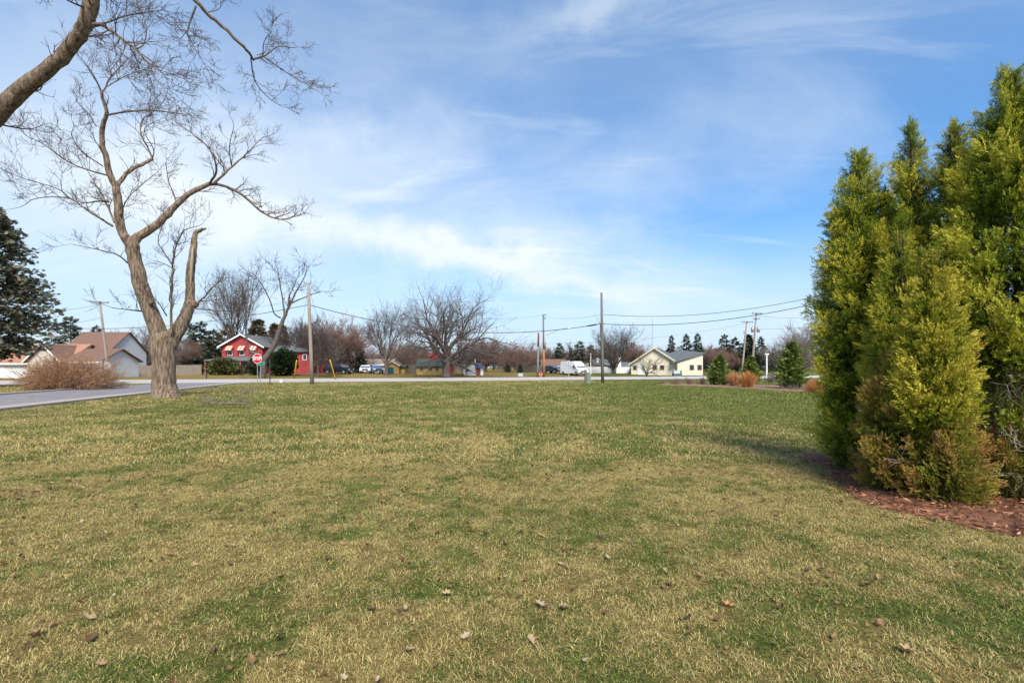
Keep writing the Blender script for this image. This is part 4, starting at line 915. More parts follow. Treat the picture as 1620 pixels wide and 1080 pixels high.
# ------------------------------------------------------------------ shrubs and ornamental grasses
def twig_bush(name, px, py, wpx, hpx, seed, label, m='twig_bush', n=90, cat='shrub', group=None, lev=3, rmin=0.006, ang=None, kids=(6, 5, 3)):
    rng = np.random.default_rng(seed); d = 1147.5 / (py - HZ); x = at(px, d); z = gz(x, d)
    rx = wpx / 2 / F * d; h = hpx / F * d; w = Wood(); core = Wood()
    P = dict(kids=[0] + list(kids), ang=30, up=-0.01, wob=0.13, ratio=0.5, rmin=rmin, cut=-1)
    for k in range(n):
        az = rng.uniform(0, 6.28); s = rng.random() ** 0.6
        e = np.array([math.cos(az) * rx * s, math.sin(az) * rx * 0.7 * s, h * math.sqrt(max(0.02, 1 - (s * 0.97) ** 2.2)) * rng.uniform(0.6, 1.0)])
        b = np.array([math.cos(az), math.sin(az), 0]) * rx * 0.3 * s * rng.random()
        grow(rng, core, w, b, e - b, np.linalg.norm(e - b) * 0.68, rmin * 2.2, 1, lev, P)
    t = thing(name, label, cat, (x, d, z), 0, group)
    cst = Wood()
    for k in range(7):
        az = rng.uniform(0, 6.28); cst.add([(0, 0, -0.03), (math.cos(az) * rx * 0.1, math.sin(az) * rx * .1, h * 0.14), (math.cos(az) * rx * 0.3, math.sin(az) * rx * .25, h * 0.34)], [rmin * 4, rmin * 3.4, rmin * 2.4], sides=5)
    link('stems', cst.mesh('stems'), M[m], t); tag(link('twigs', w.mesh('twigs', False), M[m], t), kind='stuff')
    return t
twig_bush('twiggy_bush', 112, 616, 172, 55, 4, 'wide red-brown leafless bush beside the side street', n=150, rmin=0.0085, kids=(8, 6, 4))
for i, (px, py, w_, h_, lab) in enumerate([(1048, 607, 12, 6, 'tiny leafless shrub at the left end of the mulch bed'), (1069, 608, 20, 13, 'leftmost low leafless shrub in the mulch bed'),
        (1089, 608, 18, 13, 'middle low leafless shrub in the mulch bed'), (1109, 608, 20, 14, 'low leafless shrub touching the leftmost young fir')]):
    twig_bush('bare_shrub', px, py, w_, h_, 40 + i, lab, 'twig_red', n=26, group='low bare shrubs in the mulch bed', rmin=0.006, kids=(4, 3))
twig_bush('bare_shrub', 1056, 592.5, 16, 8, 51, 'round brown shrub against the cream house wall', 'twig_red', n=40, rmin=0.015, kids=(4, 3))
twig_bush('bare_shrub', 1220, 606, 30, 20, 52, 'pale pink-brown leafless shrub between the two right firs', 'twig_pale', n=40, rmin=0.008, kids=(4, 3))
twig_bush('bare_shrub', 1165, 611, 34, 26, 53, 'straw-coloured leafless shrub right of the leftmost young fir', 'twig_bush', n=46, rmin=0.008, kids=(5, 3))
twig_bush('bare_shrub', 1262, 616, 90, 11, 54, 'row of low cut stems at the foot of the broad young fir', 'twig_pale', n=60, rmin=0.006, kids=(3, 2))
def blade_clump(name, px, py, wpx, hpx, seed, label, n=500, m='straw_orange', splay=0.35, group=None, cat='ornamental grass', mound=False):
    rng = np.random.default_rng(seed); d = 1147.5 / (py - HZ); x = at(px, d); z = gz(x, d); rx = wpx / 2 / F * d; h = hpx / F * d
    az = rng.uniform(0, 6.28, n); s = rng.random(n) ** 0.7
    base = np.column_stack([np.cos(az) * s * rx * 0.45, np.sin(az) * s * rx * 0.45, np.zeros(n)])
    top = np.column_stack([np.cos(az) * s * rx, np.sin(az) * s * rx * 0.9, h * (np.sqrt(np.maximum(0.02, 1 - s ** 2)) if mound else (1 - 0.35 * s)) * rng.uniform(0.6, 1, n)])
    mid = base * 0.45 + top * 0.55 + np.array([0, 0, 1]) * (h * 0.07)
    wd = np.column_stack([rng.normal(0, 1, (n, 2)), np.zeros(n)]); wd = wd / np.linalg.norm(wd, axis=1, keepdims=True) * (0.011 if d > 30 else 0.006) * (d / 35)
    V = np.stack([base - wd, base + wd, mid - wd, mid + wd, top - wd * .6, top + wd * .6], 1).reshape(-1, 3)
    o = np.arange(n)[:, None] * 6; Fc = np.concatenate([o + [0, 1, 3, 2], o + [2, 3, 5, 4]])
    t = thing(name, label, cat, (x, d, z), 0, group)
    cr = Wood(); cr.add([(0, 0, -0.04), (0, 0, 0.03), (0, 0, 0.09)], [rx * 0.34, rx * 0.32, rx * 0.15], sides=9); link('root_crown', cr.mesh('root_crown'), M['mulch_far'], t)
    tag(link('blades', np_mesh('blades', V, Fc, np.repeat(rng.random(n), 6)), M[m], t), kind='stuff'); return t
blade_clump('ornamental_grass', 1183, 613, 32, 30, 1, 'tall upright orange ornamental grass in the mulch bed', 900, group='orange ornamental grasses')
blade_clump('ornamental_grass', 1160, 611, 22, 28, 2, 'thin paler orange grass beside the leftmost young fir', 260, group='orange ornamental grasses')
blade_clump('ornamental_grass', 1290, 621, 46, 24, 3, 'low orange grass mound beside the cedar hedge foot', 1300, mound=True, group='orange ornamental grasses')
# bed strips
for k, (a, nm) in enumerate(([gp(1040, 609.5), gp(1120, 612), gp(1200, 616), gp(1330, 625), gp(1330, 617), gp(1200, 609), gp(1120, 606), gp(1050, 606)],)  and [([gp(1040, 609.5), gp(1120, 612), gp(1200, 616), gp(1330, 625), gp(1330, 616), gp(1200, 609), gp(1120, 606.3), gp(1050, 606.3)], 'mulch_strip')]):
    me = MB(); me.v = [(p[0], p[1], 0.035) for p in a]; me.f = [(0, 1, 6, 7), (1, 2, 5, 6), (2, 3, 4, 5)]
    tag(me.build(nm, M['mulch_far']), kind='structure')
def leafy(name, px, d, base_py, wpx, hpx, seed, label, leaf, n=2600, size=0.22, stretch=1.0, cat='shrub', up=0.2, layers=0):
    rng = np.random.default_rng(seed); x = at(px, d); z = gz(x, d); rx = wpx / 2 / F * d; h = hpx / F * d
    v = rng.normal(0, 1, (n, 3)); v /= np.linalg.norm(v, axis=1, keepdims=True); rr = rng.random(n) ** 0.28
    ph = rng.uniform(0, 6.28, 5); lump = 1 + 0.13 * np.sin(4 * v[:, 0] + ph[0] + 3 * v[:, 2]) + 0.13 * np.sin(5 * v[:, 1] + ph[1] - 4 * v[:, 2]) + 0.08 * np.sin(9 * v[:, 0] + 7 * v[:, 2] + ph[2])
    P = v * (rr * lump)[:, None] * [rx, rx * 0.8, h * 0.5] + [0, 0, h * 0.5]; P[:, 2] = np.maximum(P[:, 2], 0.04)
    if layers: P[:, 2] = (np.round(P[:, 2] / h * layers) + rng.normal(0, 0.16, n)) / layers * h
    A = v + rng.normal(0, 0.5, (n, 3)) + [0, 0, up]
    T, f = needle_template(5, 0.16); V, Fc, B = scatter(T, f, P, frames(A, rng.normal(0, 1, (n, 3)) + [0, 0, 0.5]), size * rng.uniform(0.6, 1.3, n), np.clip(rr * 0.6 - 0.1 + rng.normal(0.1, 0.2, n), 0, 1))
    t = thing(name, label, cat, (x, d, z)); w = Wood()
    for k in range(5): a = rng.uniform(0, 6.28); w.add([(0, 0, -0.05), (math.cos(a) * rx * .2, math.sin(a) * rx * .2, h * 0.3), (math.cos(a) * rx * .5, math.sin(a) * rx * .4, h * 0.6)], [0.07, 0.05, 0.02], sides=5)
    link('stems', w.mesh('stems'), M['conifer_trunk'], t); tag(link('foliage', np_mesh('foliage', V, Fc, B), M[leaf], t), kind='stuff'); return t
leafy('yew_shrub', 355, 74, 594, 50, 24, 3, 'wide olive-green yew in front of the red house porch', 'yew_leaf', size=0.42, layers=6)
leafy('dark_shrub', 446, 73, 592, 42, 40, 4, 'tall dark evergreen shrub by the right wing of the red house', 'shrub_leaf', size=0.45, n=3200)
leafy('dark_shrub', 404, 73.5, 592, 18, 26, 6, 'narrow dark shrub behind the red stop sign', 'shrub_leaf', size=0.4, n=1200)

# ------------------------------------------------------------------ buildings
def gable(t, x0, x1, y0, y1, z0, ze, zr, axis, wall, roof, oh=0.35, trim=None, th=0.14, wall_name='wall'):
    """gabled block; axis 'x': ridge runs along x; 'y': ridge along y (gable faces the viewer)"""
    w = MB()
    if axis == 'y':
        xm = (x0 + x1) / 2; w.prism([(x0, z0), (x1, z0), (x1, ze), (xm, zr), (x0, ze)], y0, y1, 'y')
        s = (zr - ze) / (xm - x0); r = MB()
        for sg, xe in ((-1, x0), (1, x1)):
            e = xe + sg * oh; zl = ze - s * oh
            q = [(xm, y0 - oh, zr + 0.02), (e, y0 - oh, zl + 0.02), (e, y1 + oh, zl + 0.02), (xm, y1 + oh, zr + 0.02)]
            r.slab(q if sg < 0 else q[::-1], th if True else -th)
    else:
        ym = (y0 + y1) / 2; w.prism([(y0, z0), (y1, z0), (y1, ze), (ym, zr), (y0, ze)], x0, x1, 'x')
        s = (zr - ze) / (ym - y0); r = MB()
        for sg, ye in ((-1, y0), (1, y1)):
            e = ye + sg * oh; zl = ze - s * oh
            q = [(x0 - oh, ym, zr + 0.02), (x0 - oh, e, zl + 0.02), (x1 + oh, e, zl + 0.02), (x1 + oh, ym, zr + 0.02)]
            r.slab(q if sg < 0 else q[::-1], th)
    # make sure the slabs rise above the walls
    wo = w.build(wall_name, M[wall], t); ro = r.build('roof', M[roof], t)
    if trim:
        tr = MB()
        if axis == 'y':
            for sg, xe in ((-1, x0), (1, x1)):
                e = xe + sg * oh; zl = ze - s * oh
                tr.hexa([(xm, y0 - oh - 0.05, zr - 0.20), (e, y0 - oh - 0.05, zl - 0.2), (e, y0 - oh - 0.004, zl - 0.2), (xm, y0 - oh - 0.004, zr - 0.2),
                         (xm, y0 - oh - 0.05, zr + 0.06), (e, y0 - oh - 0.05, zl + 0.06), (e, y0 - oh - 0.004, zl + 0.06), (xm, y0 - oh - 0.004, zr + 0.06)])
        else:
            tr.box(x0 - oh, x1 + oh, y0 - oh - 0.05, y0 - oh - 0.004, ze - s * oh - 0.18, ze - s * oh + 0.06)
        tr.build('rake_trim' if axis == 'y' else 'gutter', M[trim], ro)
    return wo, ro
def window(t, x, y, z, w, h, frame='white_paint', pane='glass', mull=0, name='window'):
    f = MB(); b = 0.09
    f.box(x - w / 2, x + w / 2, y - 0.06, y - 0.003, z, z + b); f.box(x - w / 2, x + w / 2, y - 0.06, y - 0.003, z + h - b, z + h)
    f.box(x - w / 2, x - w / 2 + b, y - 0.058, y - 0.003, z + b, z + h - b); f.box(x + w / 2 - b, x + w / 2, y - 0.058, y - 0.003, z + b, z + h - b)
    if mull: f.box(x - 0.03, x + 0.03, y - 0.055, y - 0.003, z + b, z + h - b)
    o = f.build(name, M[frame], t); MB().box(x - w / 2 + b, x + w / 2 - b, y - 0.03, y - 0.004, z + b, z + h - b).build('pane', M[pane], o); return o
def door(t, x, y, z, w, h, m, frame='white_paint', name='door'):
    o = MB().box(x - w / 2, x + w / 2, y - 0.07, y - 0.003, z, z + h).build(name, M[m], t)
    MB().box(x + w * 0.30, x + w * 0.38, y - 0.12, y - 0.071, z + h * 0.45, z + h * 0.5).build('handle', M['metal_grey'], o)
    fr = MB().box(x - w / 2 - 0.1, x - w / 2 - 0.002, y - 0.06, y - 0.003, z, z + h + 0.1).box(x + w / 2 + 0.002, x + w / 2 + 0.1, y - 0.06, y - 0.003, z, z + h + 0.1).box(x - w / 2, x + w / 2, y - 0.06, y - 0.003, z + h + 0.002, z + h + 0.1)
    fr.build('door_frame', M[frame], o); return o
def house(name, label, px, d, cat='house', rz=0, z=None):
    x = at(px, d); return thing(name, label, cat, (x, d, gz(x, d) - 0.02 if z is None else z), rz)
def u(px, d, px0): return (px - px0) / F * d           # local x of a photo column on the facade plane

# red house
d = 80; t = house('red_house', 'red two-storey house with striped awnings and grey roof behind the stop sign', 382, d); k = d / F
gable(t, -31 * k, 33 * k, 0, 9, 0, 45 * k, 63 * k, 'y', 'red_siding', 'roof_grey', 0.5, 'white_paint')
for wx in (-18, 1, 20):
    window(t, wx * k, 0, 29 * k, 0.85, 0.9)
    aw = MB(); x0 = wx * k - 0.62; n = 5
    a1 = MB(); a2 = MB()
    for j in range(n):
        (a1 if j % 2 == 0 else a2).slab([(x0 + 1.24 * j / n, -0.02, 45 * k - 0.1), (x0 + 1.24 * j / n, -0.75, 37 * k), (x0 + 1.24 * (j + 1) / n, -0.75, 37 * k), (x0 + 1.24 * (j + 1) / n, -0.02, 45 * k - 0.1)], 0.03)
    o = a1.build('awning', M['awning_orange'], t); a2.build('awning_stripe', M['awning_white'], o)
pr = MB(); pr.hexa([(-46 * k, -2.4, 20 * k), (42 * k, -2.4, 20 * k), (42 * k, -0.003, 20 * k), (-46 * k, -0.003, 20 * k), (-46 * k, -2.4, 21.3 * k), (42 * k, -2.4, 21.3 * k), (28 * k, -0.003, 27 * k), (-26 * k, -0.003, 27 * k)])
pr.build('porch_roof', M['roof_grey'], t)
for x in (-44, -28, 10, 24, 40): MB().box(x * k - 0.09, x * k + 0.09, -2.25, -2.07, 0, 20 * k).build('porch_post', M['red_trim'], t)
window(t, -4 * k, 0, 0.9, 1.5, 1.2, 'red_trim'); door(t, 9 * k, 0, 0.1, 0.95, 1.95, 'metal_dark', 'red_trim')
t2_z = (557, 547)
gable(t, 33.2 * k, 103 * k, 2.0, 9.5, 0, 36 * k, 46 * k, 'x', 'red_siding', 'roof_grey', 0.45, None, wall_name='wing_wall')
for x in (70, 84, 97):
    MB().box(x * k - 0.04, x * k + 0.04, 1.955, 1.997, 0, 35.5 * k).build('siding_batten', M['red_trim'], t)
MB().box(99 * k, 103 * k + 0.05, 1.95, 1.997, 0, 35.4 * k).build('corner_board', M['red_trim'], t)
window(t, 58 * k, 2.0, 11 * k, 2.0, 1.2, 'white_paint', mull=1); window(t, 92 * k, 2.0, 22 * k, 0.7, 1.0)
gable(t, 104 * k, 134 * k, 5, 9, 0, 22 * k, 30 * k, 'x', 'red_siding', 'roof_grey', 0.3, None, wall_name='garage_wall')

# brown-roofed white house (left) and salmon-roofed house
d = 72; t = house('white_house', 'white house with brown roof and pale stone gable behind the leaning pole', 172, d); k = d / F
gable(t, -72 * k, 0, 0, 7.4, 0, 3.9, 6.9, 'x', 'white_siding', 'roof_brown', 0.3, None)
gable(t, -70 * k, -22 * k, -5.5, -0.01, 0, 2.6, 4.75, 'y', 'stone_wall', 'roof_brown', 0.4, 'white_paint', wall_name='garage_wall')
gable(t, -22.5 * k, 27 * k, -4.4, 2.5, 0, 2.45, 4.1, 'x', 'white_siding', 'roof_brown', 0.4, 'white_paint', wall_name='wing_wall')
window(t, 8 * k, -4.4, 0.9, 1.3, 1.1); window(t, -40 * k, -5.5, 0.9, 1.6, 1.2, mull=1)
d = 68; t = house('salmon_roof_house', 'low white house with salmon-brown roof behind the spruce', 40, d); k = d / F
gable(t, -75 * k, 62 * k, 0, 8, 0, 2.35, 4.85, 'x', 'white_siding', 'roof_salmon', 0.45, 'white_paint')
window(t, 30 * k, 0, 0.9, 1.5, 1.1); g_ = MB().box(-60 * k, -32 * k, -0.06, -0.003, 0.05, 2.1).build('garage_door', M['white_paint'], t)
for j in range(3): MB().box(-59.5 * k, -32.5 * k, -0.075, -0.061, 0.1 + 0.68 * j, 0.7 + 0.68 * j).build('door_panel', M['white_siding'], g_)

# tan building with green roof and red gable behind
d = 80; t = house('tan_building', 'tan building with dark green roof, red gable and three square windows', 680, d); k = d / F
gable(t, -21 * k, 23 * k, 0, 4.4, 0, 13.5 * k, 25 * k, 'x', 'tan_wall', 'roof_green', 0.25, None)
for x in (-13, 1.5, 11.5): window(t, x * k, 0, 6.5 * k, 0.72, 0.72, 'tan_wall')
gable(t, -19 * k, 26 * k, 5.2, 11, 0, 24 * k, 38 * k, 'y', 'roof_red', 'roof_red', 0.3, None, wall_name='rear_wall')
MB().box(20 * k, 24.5 * k, -0.09, -0.003, 0, 11 * k).build('side_door', M['red_trim'], t)
# small shed with teal door
d = 82; t = house('garden_shed', 'small tan shed with teal door and cream gable', 621, d); k = d / F
gable(t, -11 * k, 10 * k, 0, 3, 0, 15 * k, 21 * k, 'y', 'tan_wall', 'roof_tan', 0.3, 'cream_siding')
door(t, -2.5 * k, 0, 0, 0.95, 1.15, 'teal_door', 'tan_wall')
gable(t, 10.2 * k, 17 * k, 1.0, 3.5, 0, 10 * k, 14 * k, 'x', 'tan_wall', 'roof_green', 0.2, None, wall_name='lean_to_wall')
# tan low house behind the cars
d = 98; t = house('ranch_house', 'low beige house with tan roof behind the parked cars', 590, d); k = d / F
gable(t, -22 * k, 26 * k, 0, 7, 0, 14 * k, 21 * k, 'x', 'beige_wall', 'roof_tan', 0.5, 'white_paint')
for x in (-13, -6, 10): window(t, x * k, 0, 8 * k, 0.8, 0.8)
# white shed
d = 80; t = house('white_shed', 'small white shed with blue awning over a red door', 749, d); k = d / F
gable(t, -16 * k, 15 * k, 0, 3.5, 0, 13.5 * k, 22 * k, 'y', 'white_siding', 'roof_tan', 0.25, 'roof_grey')
door(t, 8 * k, 0, 0.05, 0.68, 1.2, 'red_door'); window(t, -9 * k, 0, 5 * k, 0.6, 0.7)
MB().slab([(3.5 * k, -0.01, 16.5 * k), (3.5 * k, -0.5, 12.5 * k), (12.5 * k, -0.5, 12.5 * k), (12.5 * k, -0.01, 16.5 * k)], 0.04).build('awning', M['blue_awning'], t)
MB().box(3.6 * k, 4.4 * k, -0.09, -0.003, 0.05, 12 * k).build('door_trim', M['blue_awning'], t)
MB().box(2 * k, 3.2 * k, 0.3, 0.45, 21 * k, 26 * k).build('vent_pipe', M['white_paint'], t)
# house behind the poles, behind the van
d = 112; t = house('brown_roof_house', 'low house with brown hip roof behind the dark parked car', 876, d); k = d / F
gable(t, -16 * k, 18 * k, 0, 8, 0, 8 * k, 20 * k, 'x', 'beige_wall', 'roof_brown', 0.6, 'white_paint'); window(t, 6 * k, 0, 0.5, 1.4, 0.9)
d = 118; t = house('grey_roof_house', 'pale house with light grey roof behind the white van', 908, d); k = d / F
gable(t, -18 * k, 32 * k, 0, 8, 0, 7 * k, 13 * k, 'x', 'white_siding', 'roof_tan', 0.5, None); window(t, -6 * k, 0, 0.5, 1.4, 0.7)
d = 112; t = house('blue_grey_house', 'blue-grey house with white chimney behind the white fence', 954, d); k = d / F
gable(t, -12 * k, 9 * k, 0, 7, 0, 11 * k, 20 * k, 'x', 'car_silver', 'roof_grey', 0.4, None); MB().box(-9 * k, -4.5 * k, 1, 1.6, 12 * k, 22 * k).build('chimney', M['white_paint'], t); window(t, 3 * k, 0, 3 * k, 0.9, 0.9)
d = 108; t = house('chimney_house', 'grey-roofed house with tall white chimney right of the fan-shaped tree', 988, d); k = d / F
gable(t, -12 * k, 13 * k, 0, 7, 0, 9 * k, 15 * k, 'x', 'car_silver', 'roof_grey', 0.4, None); MB().box(-11 * k, -6.5 * k, -0.7, -0.02, 0, 24 * k).build('chimney', M['white_paint'], t); window(t, 4 * k, 0, 3 * k, 0.9, 0.9)
# cream house: main block turned to the left, right wing with a roof that rises to the right
d = 88; t = house('cream_house', 'cream house with dark grey roofs and a wing rising to the right', 1034, d); k = d / F
ang = math.radians(-24)
blk = thing('tmp', 'x', 'x'); 
ca, sa = math.cos(ang), math.sin(ang)
w1 = bpy.data.objects.new('main_block', None)
def rotmesh(o): o.rotation_euler = (0, 0, ang); return o
wo, ro = gable(t, -35 * k, 38 * k, 0, 13, 0, 19 * k, 43.5 * k, 'y', 'cream_siding', 'roof_grey', 0.5, 'cream_siding')
rotmesh(wo); rotmesh(ro)
for wx in (2, 13):
    rotmesh(window(t, wx * k, 0, 8.5 * k, 0.75, 0.85, 'roof_tan'))
rotmesh(window(t, -29 * k, 0, 8 * k, 0.7, 0.85, 'roof_tan')); rotmesh(door(t, -19 * k, 0, 0.05, 0.95, 2.0, 'white_paint'))
bpy.data.objects.remove(blk); bpy.data.objects.remove(w1)
wg = MB(); xa, xb = 30 * k, 69 * k
wg.prism([(xa, 0), (xb, 0), (xb, 33 * k), (xa, 19.5 * k)], -2.6, 5, 'y').build('wing_wall', M['cream_siding'], t)
wr = MB(); wr.slab([(xa - 0.9, -2.95, 18.6 * k), (xb + 0.3, -2.95, 33.7 * k), (xb + 0.3, 9, 41 * k), (xa - 0.9, 9, 30 * k)], 0.15).build('wing_roof', M['roof_grey'], t)
for wx in (52, 64): window(t, wx * k, -2.6, 8 * k, 0.8, 0.95, 'roof_tan')
d = 82; x = at(1071, d); t = thing('utility_box', 'dark green and white equipment box in front of the cream house', 'utility box', (x, d, gz(x, d)))
MB().box(-0.72, 0.72, -0.4, 0.4, 0, 0.45).build('base', M['green_box'], t); MB().box(-0.66, 0.42, -0.36, 0.36, 0.452, 0.98).build('cabinet', M['cabinet_pale'], t); MB().box(0.44, 0.7, -0.36, 0.36, 0.452, 0.98).build('side_cabinet', M['green_box'], t)

# fences: each panel a part
def fence(name, label, pA, pB, n, h, m, post, hpost=None, rail=False):
    a = Vector((pA[0], pA[1], 0)); b = Vector((pB[0], pB[1], 0)); L = (b - a).length; dz = [gz(*(a.lerp(b, i / n))[:2]) for i in range(n + 1)]
    t = thing(name, label, 'fence', (a.x, a.y, 0), math.atan2(b.y - a.y, b.x - a.x)); s = L / n
    for i in range(n):
        p = MB(); nb = max(6, int(s / 0.16))
        for j in range(nb):
            x0 = i * s + 0.07 + (s - 0.14) * j / nb; p.box(x0 + 0.008, x0 + (s - 0.14) / nb - 0.004, -0.012 - 0.008 * (j % 2), 0.012, dz[i] + 0.03, dz[i] + h + 0.015 * ((j * 7 + i) % 3))
        p.box(i * s + 0.06, (i + 1) * s - 0.06, 0.0125, 0.05, dz[i] + h * 0.75, dz[i] + h * 0.75 + 0.09)
        p.build('panel', M[m], t)
    for i in range(n + 1): MB().box(i * s - 0.055, i * s + 0.055, -0.05, 0.06, dz[i] - 0.02, dz[i] + (hpost or h + 0.06)).build('post', M[post], t)
    return t
fence('wooden_fence', 'weathered wooden privacy fence behind the maple trunk', (at(204, 76), 76), (at(318, 84), 84), 9, 1.75, 'fence_wood', 'fence_wood')
fence('dark_fence', 'dark board fence between the teal-door shed and tan building', (at(630, 86), 86), (at(660, 87), 87), 3, 1.5, 'fence_dark', 'fence_dark')
fence('dark_fence', 'grey-brown board fence behind the parked cars', (at(552, 92), 92), (at(574, 92), 92), 2, 1.55, 'fence_wood', 'fence_dark')
fence('dark_fence', 'dark board fence between the spreading tree and white shed', (at(700, 90), 90), (at(736, 90), 90), 3, 1.4, 'fence_dark', 'fence_dark')
fence('dark_fence', 'dark fence across the field left of the twin poles', (at(826, 104), 104), (at(858, 106), 106), 3, 1.6, 'fence_dark', 'fence_dark')
fence('white_fence', 'low white vinyl fence right of the white van', (at(926, 92), 92), (at(1000, 93), 93), 6, 1.25, 'white_paint', 'white_paint')

# ------------------------------------------------------------------ poles, signs, wires
def pole(name, label, base, top, r0, r1, m='wood_pole', cat='utility pole', group=None):
    t = thing(name, label, cat, base, 0, group); v = Vector(top) - Vector(base)
    MB().tube([(0, 0, -0.15), v * 0.33, v * 0.66, v], [r0, r0 * 0.67 + r1 * 0.33, r0 * .33 + r1 * .67, r1], 12).build('shaft', M[m], t, smooth_=True); return t, v
def P3(px, py, d): return (at(px, d), d, zz(py, d))
def crossarm(t, c, w, m='wood_pole_dark', ang=0.3, pins=3):
    ux, uy = math.cos(ang), math.sin(ang); c = Vector(c); U = Vector((ux, uy, 0)); Vn = Vector((-uy, ux, 0))
    q = []
    for z in (-0.06, 0.06):
        for a, b in ((-1, -1), (1, -1), (1, 1), (-1, 1)): q.append(c + U * (a * w / 2) + Vn * (b * 0.05 - 0.16) + Vector((0, 0, z)))
    o = MB().hexa(q).build('crossarm', M[m], t)
    for j in range(pins):
        p = c + U * (w * 0.46 * (2 * j / max(1, pins - 1) - 1)) - Vn * 0.16
        MB().tube([p + Vector((0, 0, 0.061)), p + Vector((0, 0, 0.12)), p + Vector((0, 0, 0.2))], [0.02, 0.05, 0.04], 8).build('insulator', M['metal_grey'], o)
    return o
d = 42.5; b = (at(494, d), d, 0); tp = P3(487.5, 447, d); t, v = pole('utility_pole', 'pale wooden corner pole right of the stop sign', b, tp, 0.17, 0.12)
MB().tube([v * 0.985 - Vector((0.2, 0, 0)), v * 0.985 + Vector((0.2, 0, 0))], 0.03, 6).build('cap_bolt', M['metal_dark'], t)
POLE_A = Vector(P3(489, 482, d))
for px, py, lab, tx, ty in ((465, 598.5, 'left yellow guy wire guard leaning toward the corner pole', 471, 559), (531, 600, 'right yellow guy wire guard leaning toward the corner pole', 521, 563)):
    g_ = Vector((*gp(px, py), 0)); e = Vector(tp) - Vector((0, 0, 0.3)); t = thing('guy_wire', lab, 'guy wire', tuple(g_), 0, 'guy wires of the corner pole')
    s = 40 / (581 + 17 - 447)
    MB().tube([(0, 0, -0.05), (e - g_) * 0.135, (e - g_) * 0.27], 0.075, 8).build('guard', M['yellow_plastic'], t, smooth_=True); MB().tube([(e - g_) * 0.27, (e - g_)], 0.012, 4).build('wire', M['wire'], t)
d = 1147.5 / 25; b = (at(953.5, d), d, 0); tp = P3(951.5, 463, d); t, v = pole('utility_pole', 'tall dark wooden pole standing alone on the far lawn edge', b, tp, 0.15, 0.10, 'wood_pole_dark'); POLE_B = Vector(P3(951.5, 512, d))
MB().tube([v * 0.52 + Vector((-0.14, -0.02, 0)), v * 0.66 + Vector((-0.15, -0.02, 0))], 0.03, 6).build('cable_riser', M['wire'], t)
for s in (0.8, 0.9): MB().tube([v * s, v * s + Vector((0.22, -0.05, 0.02))], 0.02, 5).build('step_bolt', M['metal_dark'], t)
MB().tube([v * 0.66, v * 0.66 + Vector((-0.3, -0.05, 0.02))], 0.025, 5).build('bracket', M['metal_dark'], t)
d = 74; b = (at(860.5, d), d, gz(at(860.5, d), d)); t, v = pole('utility_pole', 'taller of the twin poles, orange-brown at its foot', b, P3(859.5, 497, d), 0.17, 0.11, 'wood_pole_dark')
MB().tube([(0, 0, 0.01), v * 0.22, v * 0.44], [0.20, 0.195, 0.18], 12).build('foot_sleeve', M['wood_orange'], t, smooth_=True); MB().tube([v * 0.45, v * 0.56, v * 0.67], [0.155, 0.15, 0.14], 10).build('red_band', M['wood_red'], t, smooth_=True)
MB().tube([v * 0.985 - Vector((0.15, 0, 0)), v * 0.985 + Vector((0.45, 0, 0.05))], 0.05, 6).build('top_bracket', M['metal_dark'], t); MB().tube([v * 0.93 + Vector((0.25, 0, -0.1)), v * 0.93 + Vector((0.25, 0, 0.2))], 0.06, 8).build('insulator', M['metal_dark'], t)
arm = [Vector(P3(864, 531, d)) - Vector(b), Vector(P3(874, 526, d)) - Vector(b), Vector(P3(884, 521.5, d)) - Vector(b), Vector(P3(894, 519.2, d)) - Vector(b), Vector(P3(899, 519, d)) - Vector(b)]
o = MB().tube(arm, 0.05, 6).build('lamp_arm', M['metal_grey'], t); MB().hexa([arm[-1] + Vector(p) for p in ((-.1, -.14, -.05), (.55, -.14, -.03), (.55, .14, -.03), (-.1, .14, -.05), (-.1, -.1, .08), (.5, -.1, .06), (.5, .1, .06), (-.1, .1, .08))]).build('lamp_head', M['metal_grey'], o)
d = 76; b = (at(850.5, d), d, gz(at(850.5, d), d)); t, v = pole('utility_pole', 'shorter of the twin poles with red upper half', b, P3(852, 527, d), 0.17, 0.13, 'metal_grey'); MB().tube([v * 0.70, v * 0.85, v * 1.005], [0.165, 0.155, 0.14], 10).build('red_band', M['wood_red'], t, smooth_=True)
# hydrant and warning box at the pole foot
d = 73; x = at(855.5, d); t = thing('fire_hydrant', 'red and white hydrant between the twin poles', 'hydrant', (x, d, gz(x, d)))
MB().tube([(0, 0, 0), (0, 0, .04), (0, 0, .05), (0, 0, .55), (0, 0, .62), (0, 0, .74), (0, 0, .8)], [.2, .2, .14, .14, .17, .12, .04], 12).build('barrel', M['hydrant'], t, smooth_=True)
for sx in (-1, 1): MB().tube([(0.1 * sx, 0, .42), (0.25 * sx, 0, .42)], 0.07, 8).build('nozzle', M['white_paint'], t)
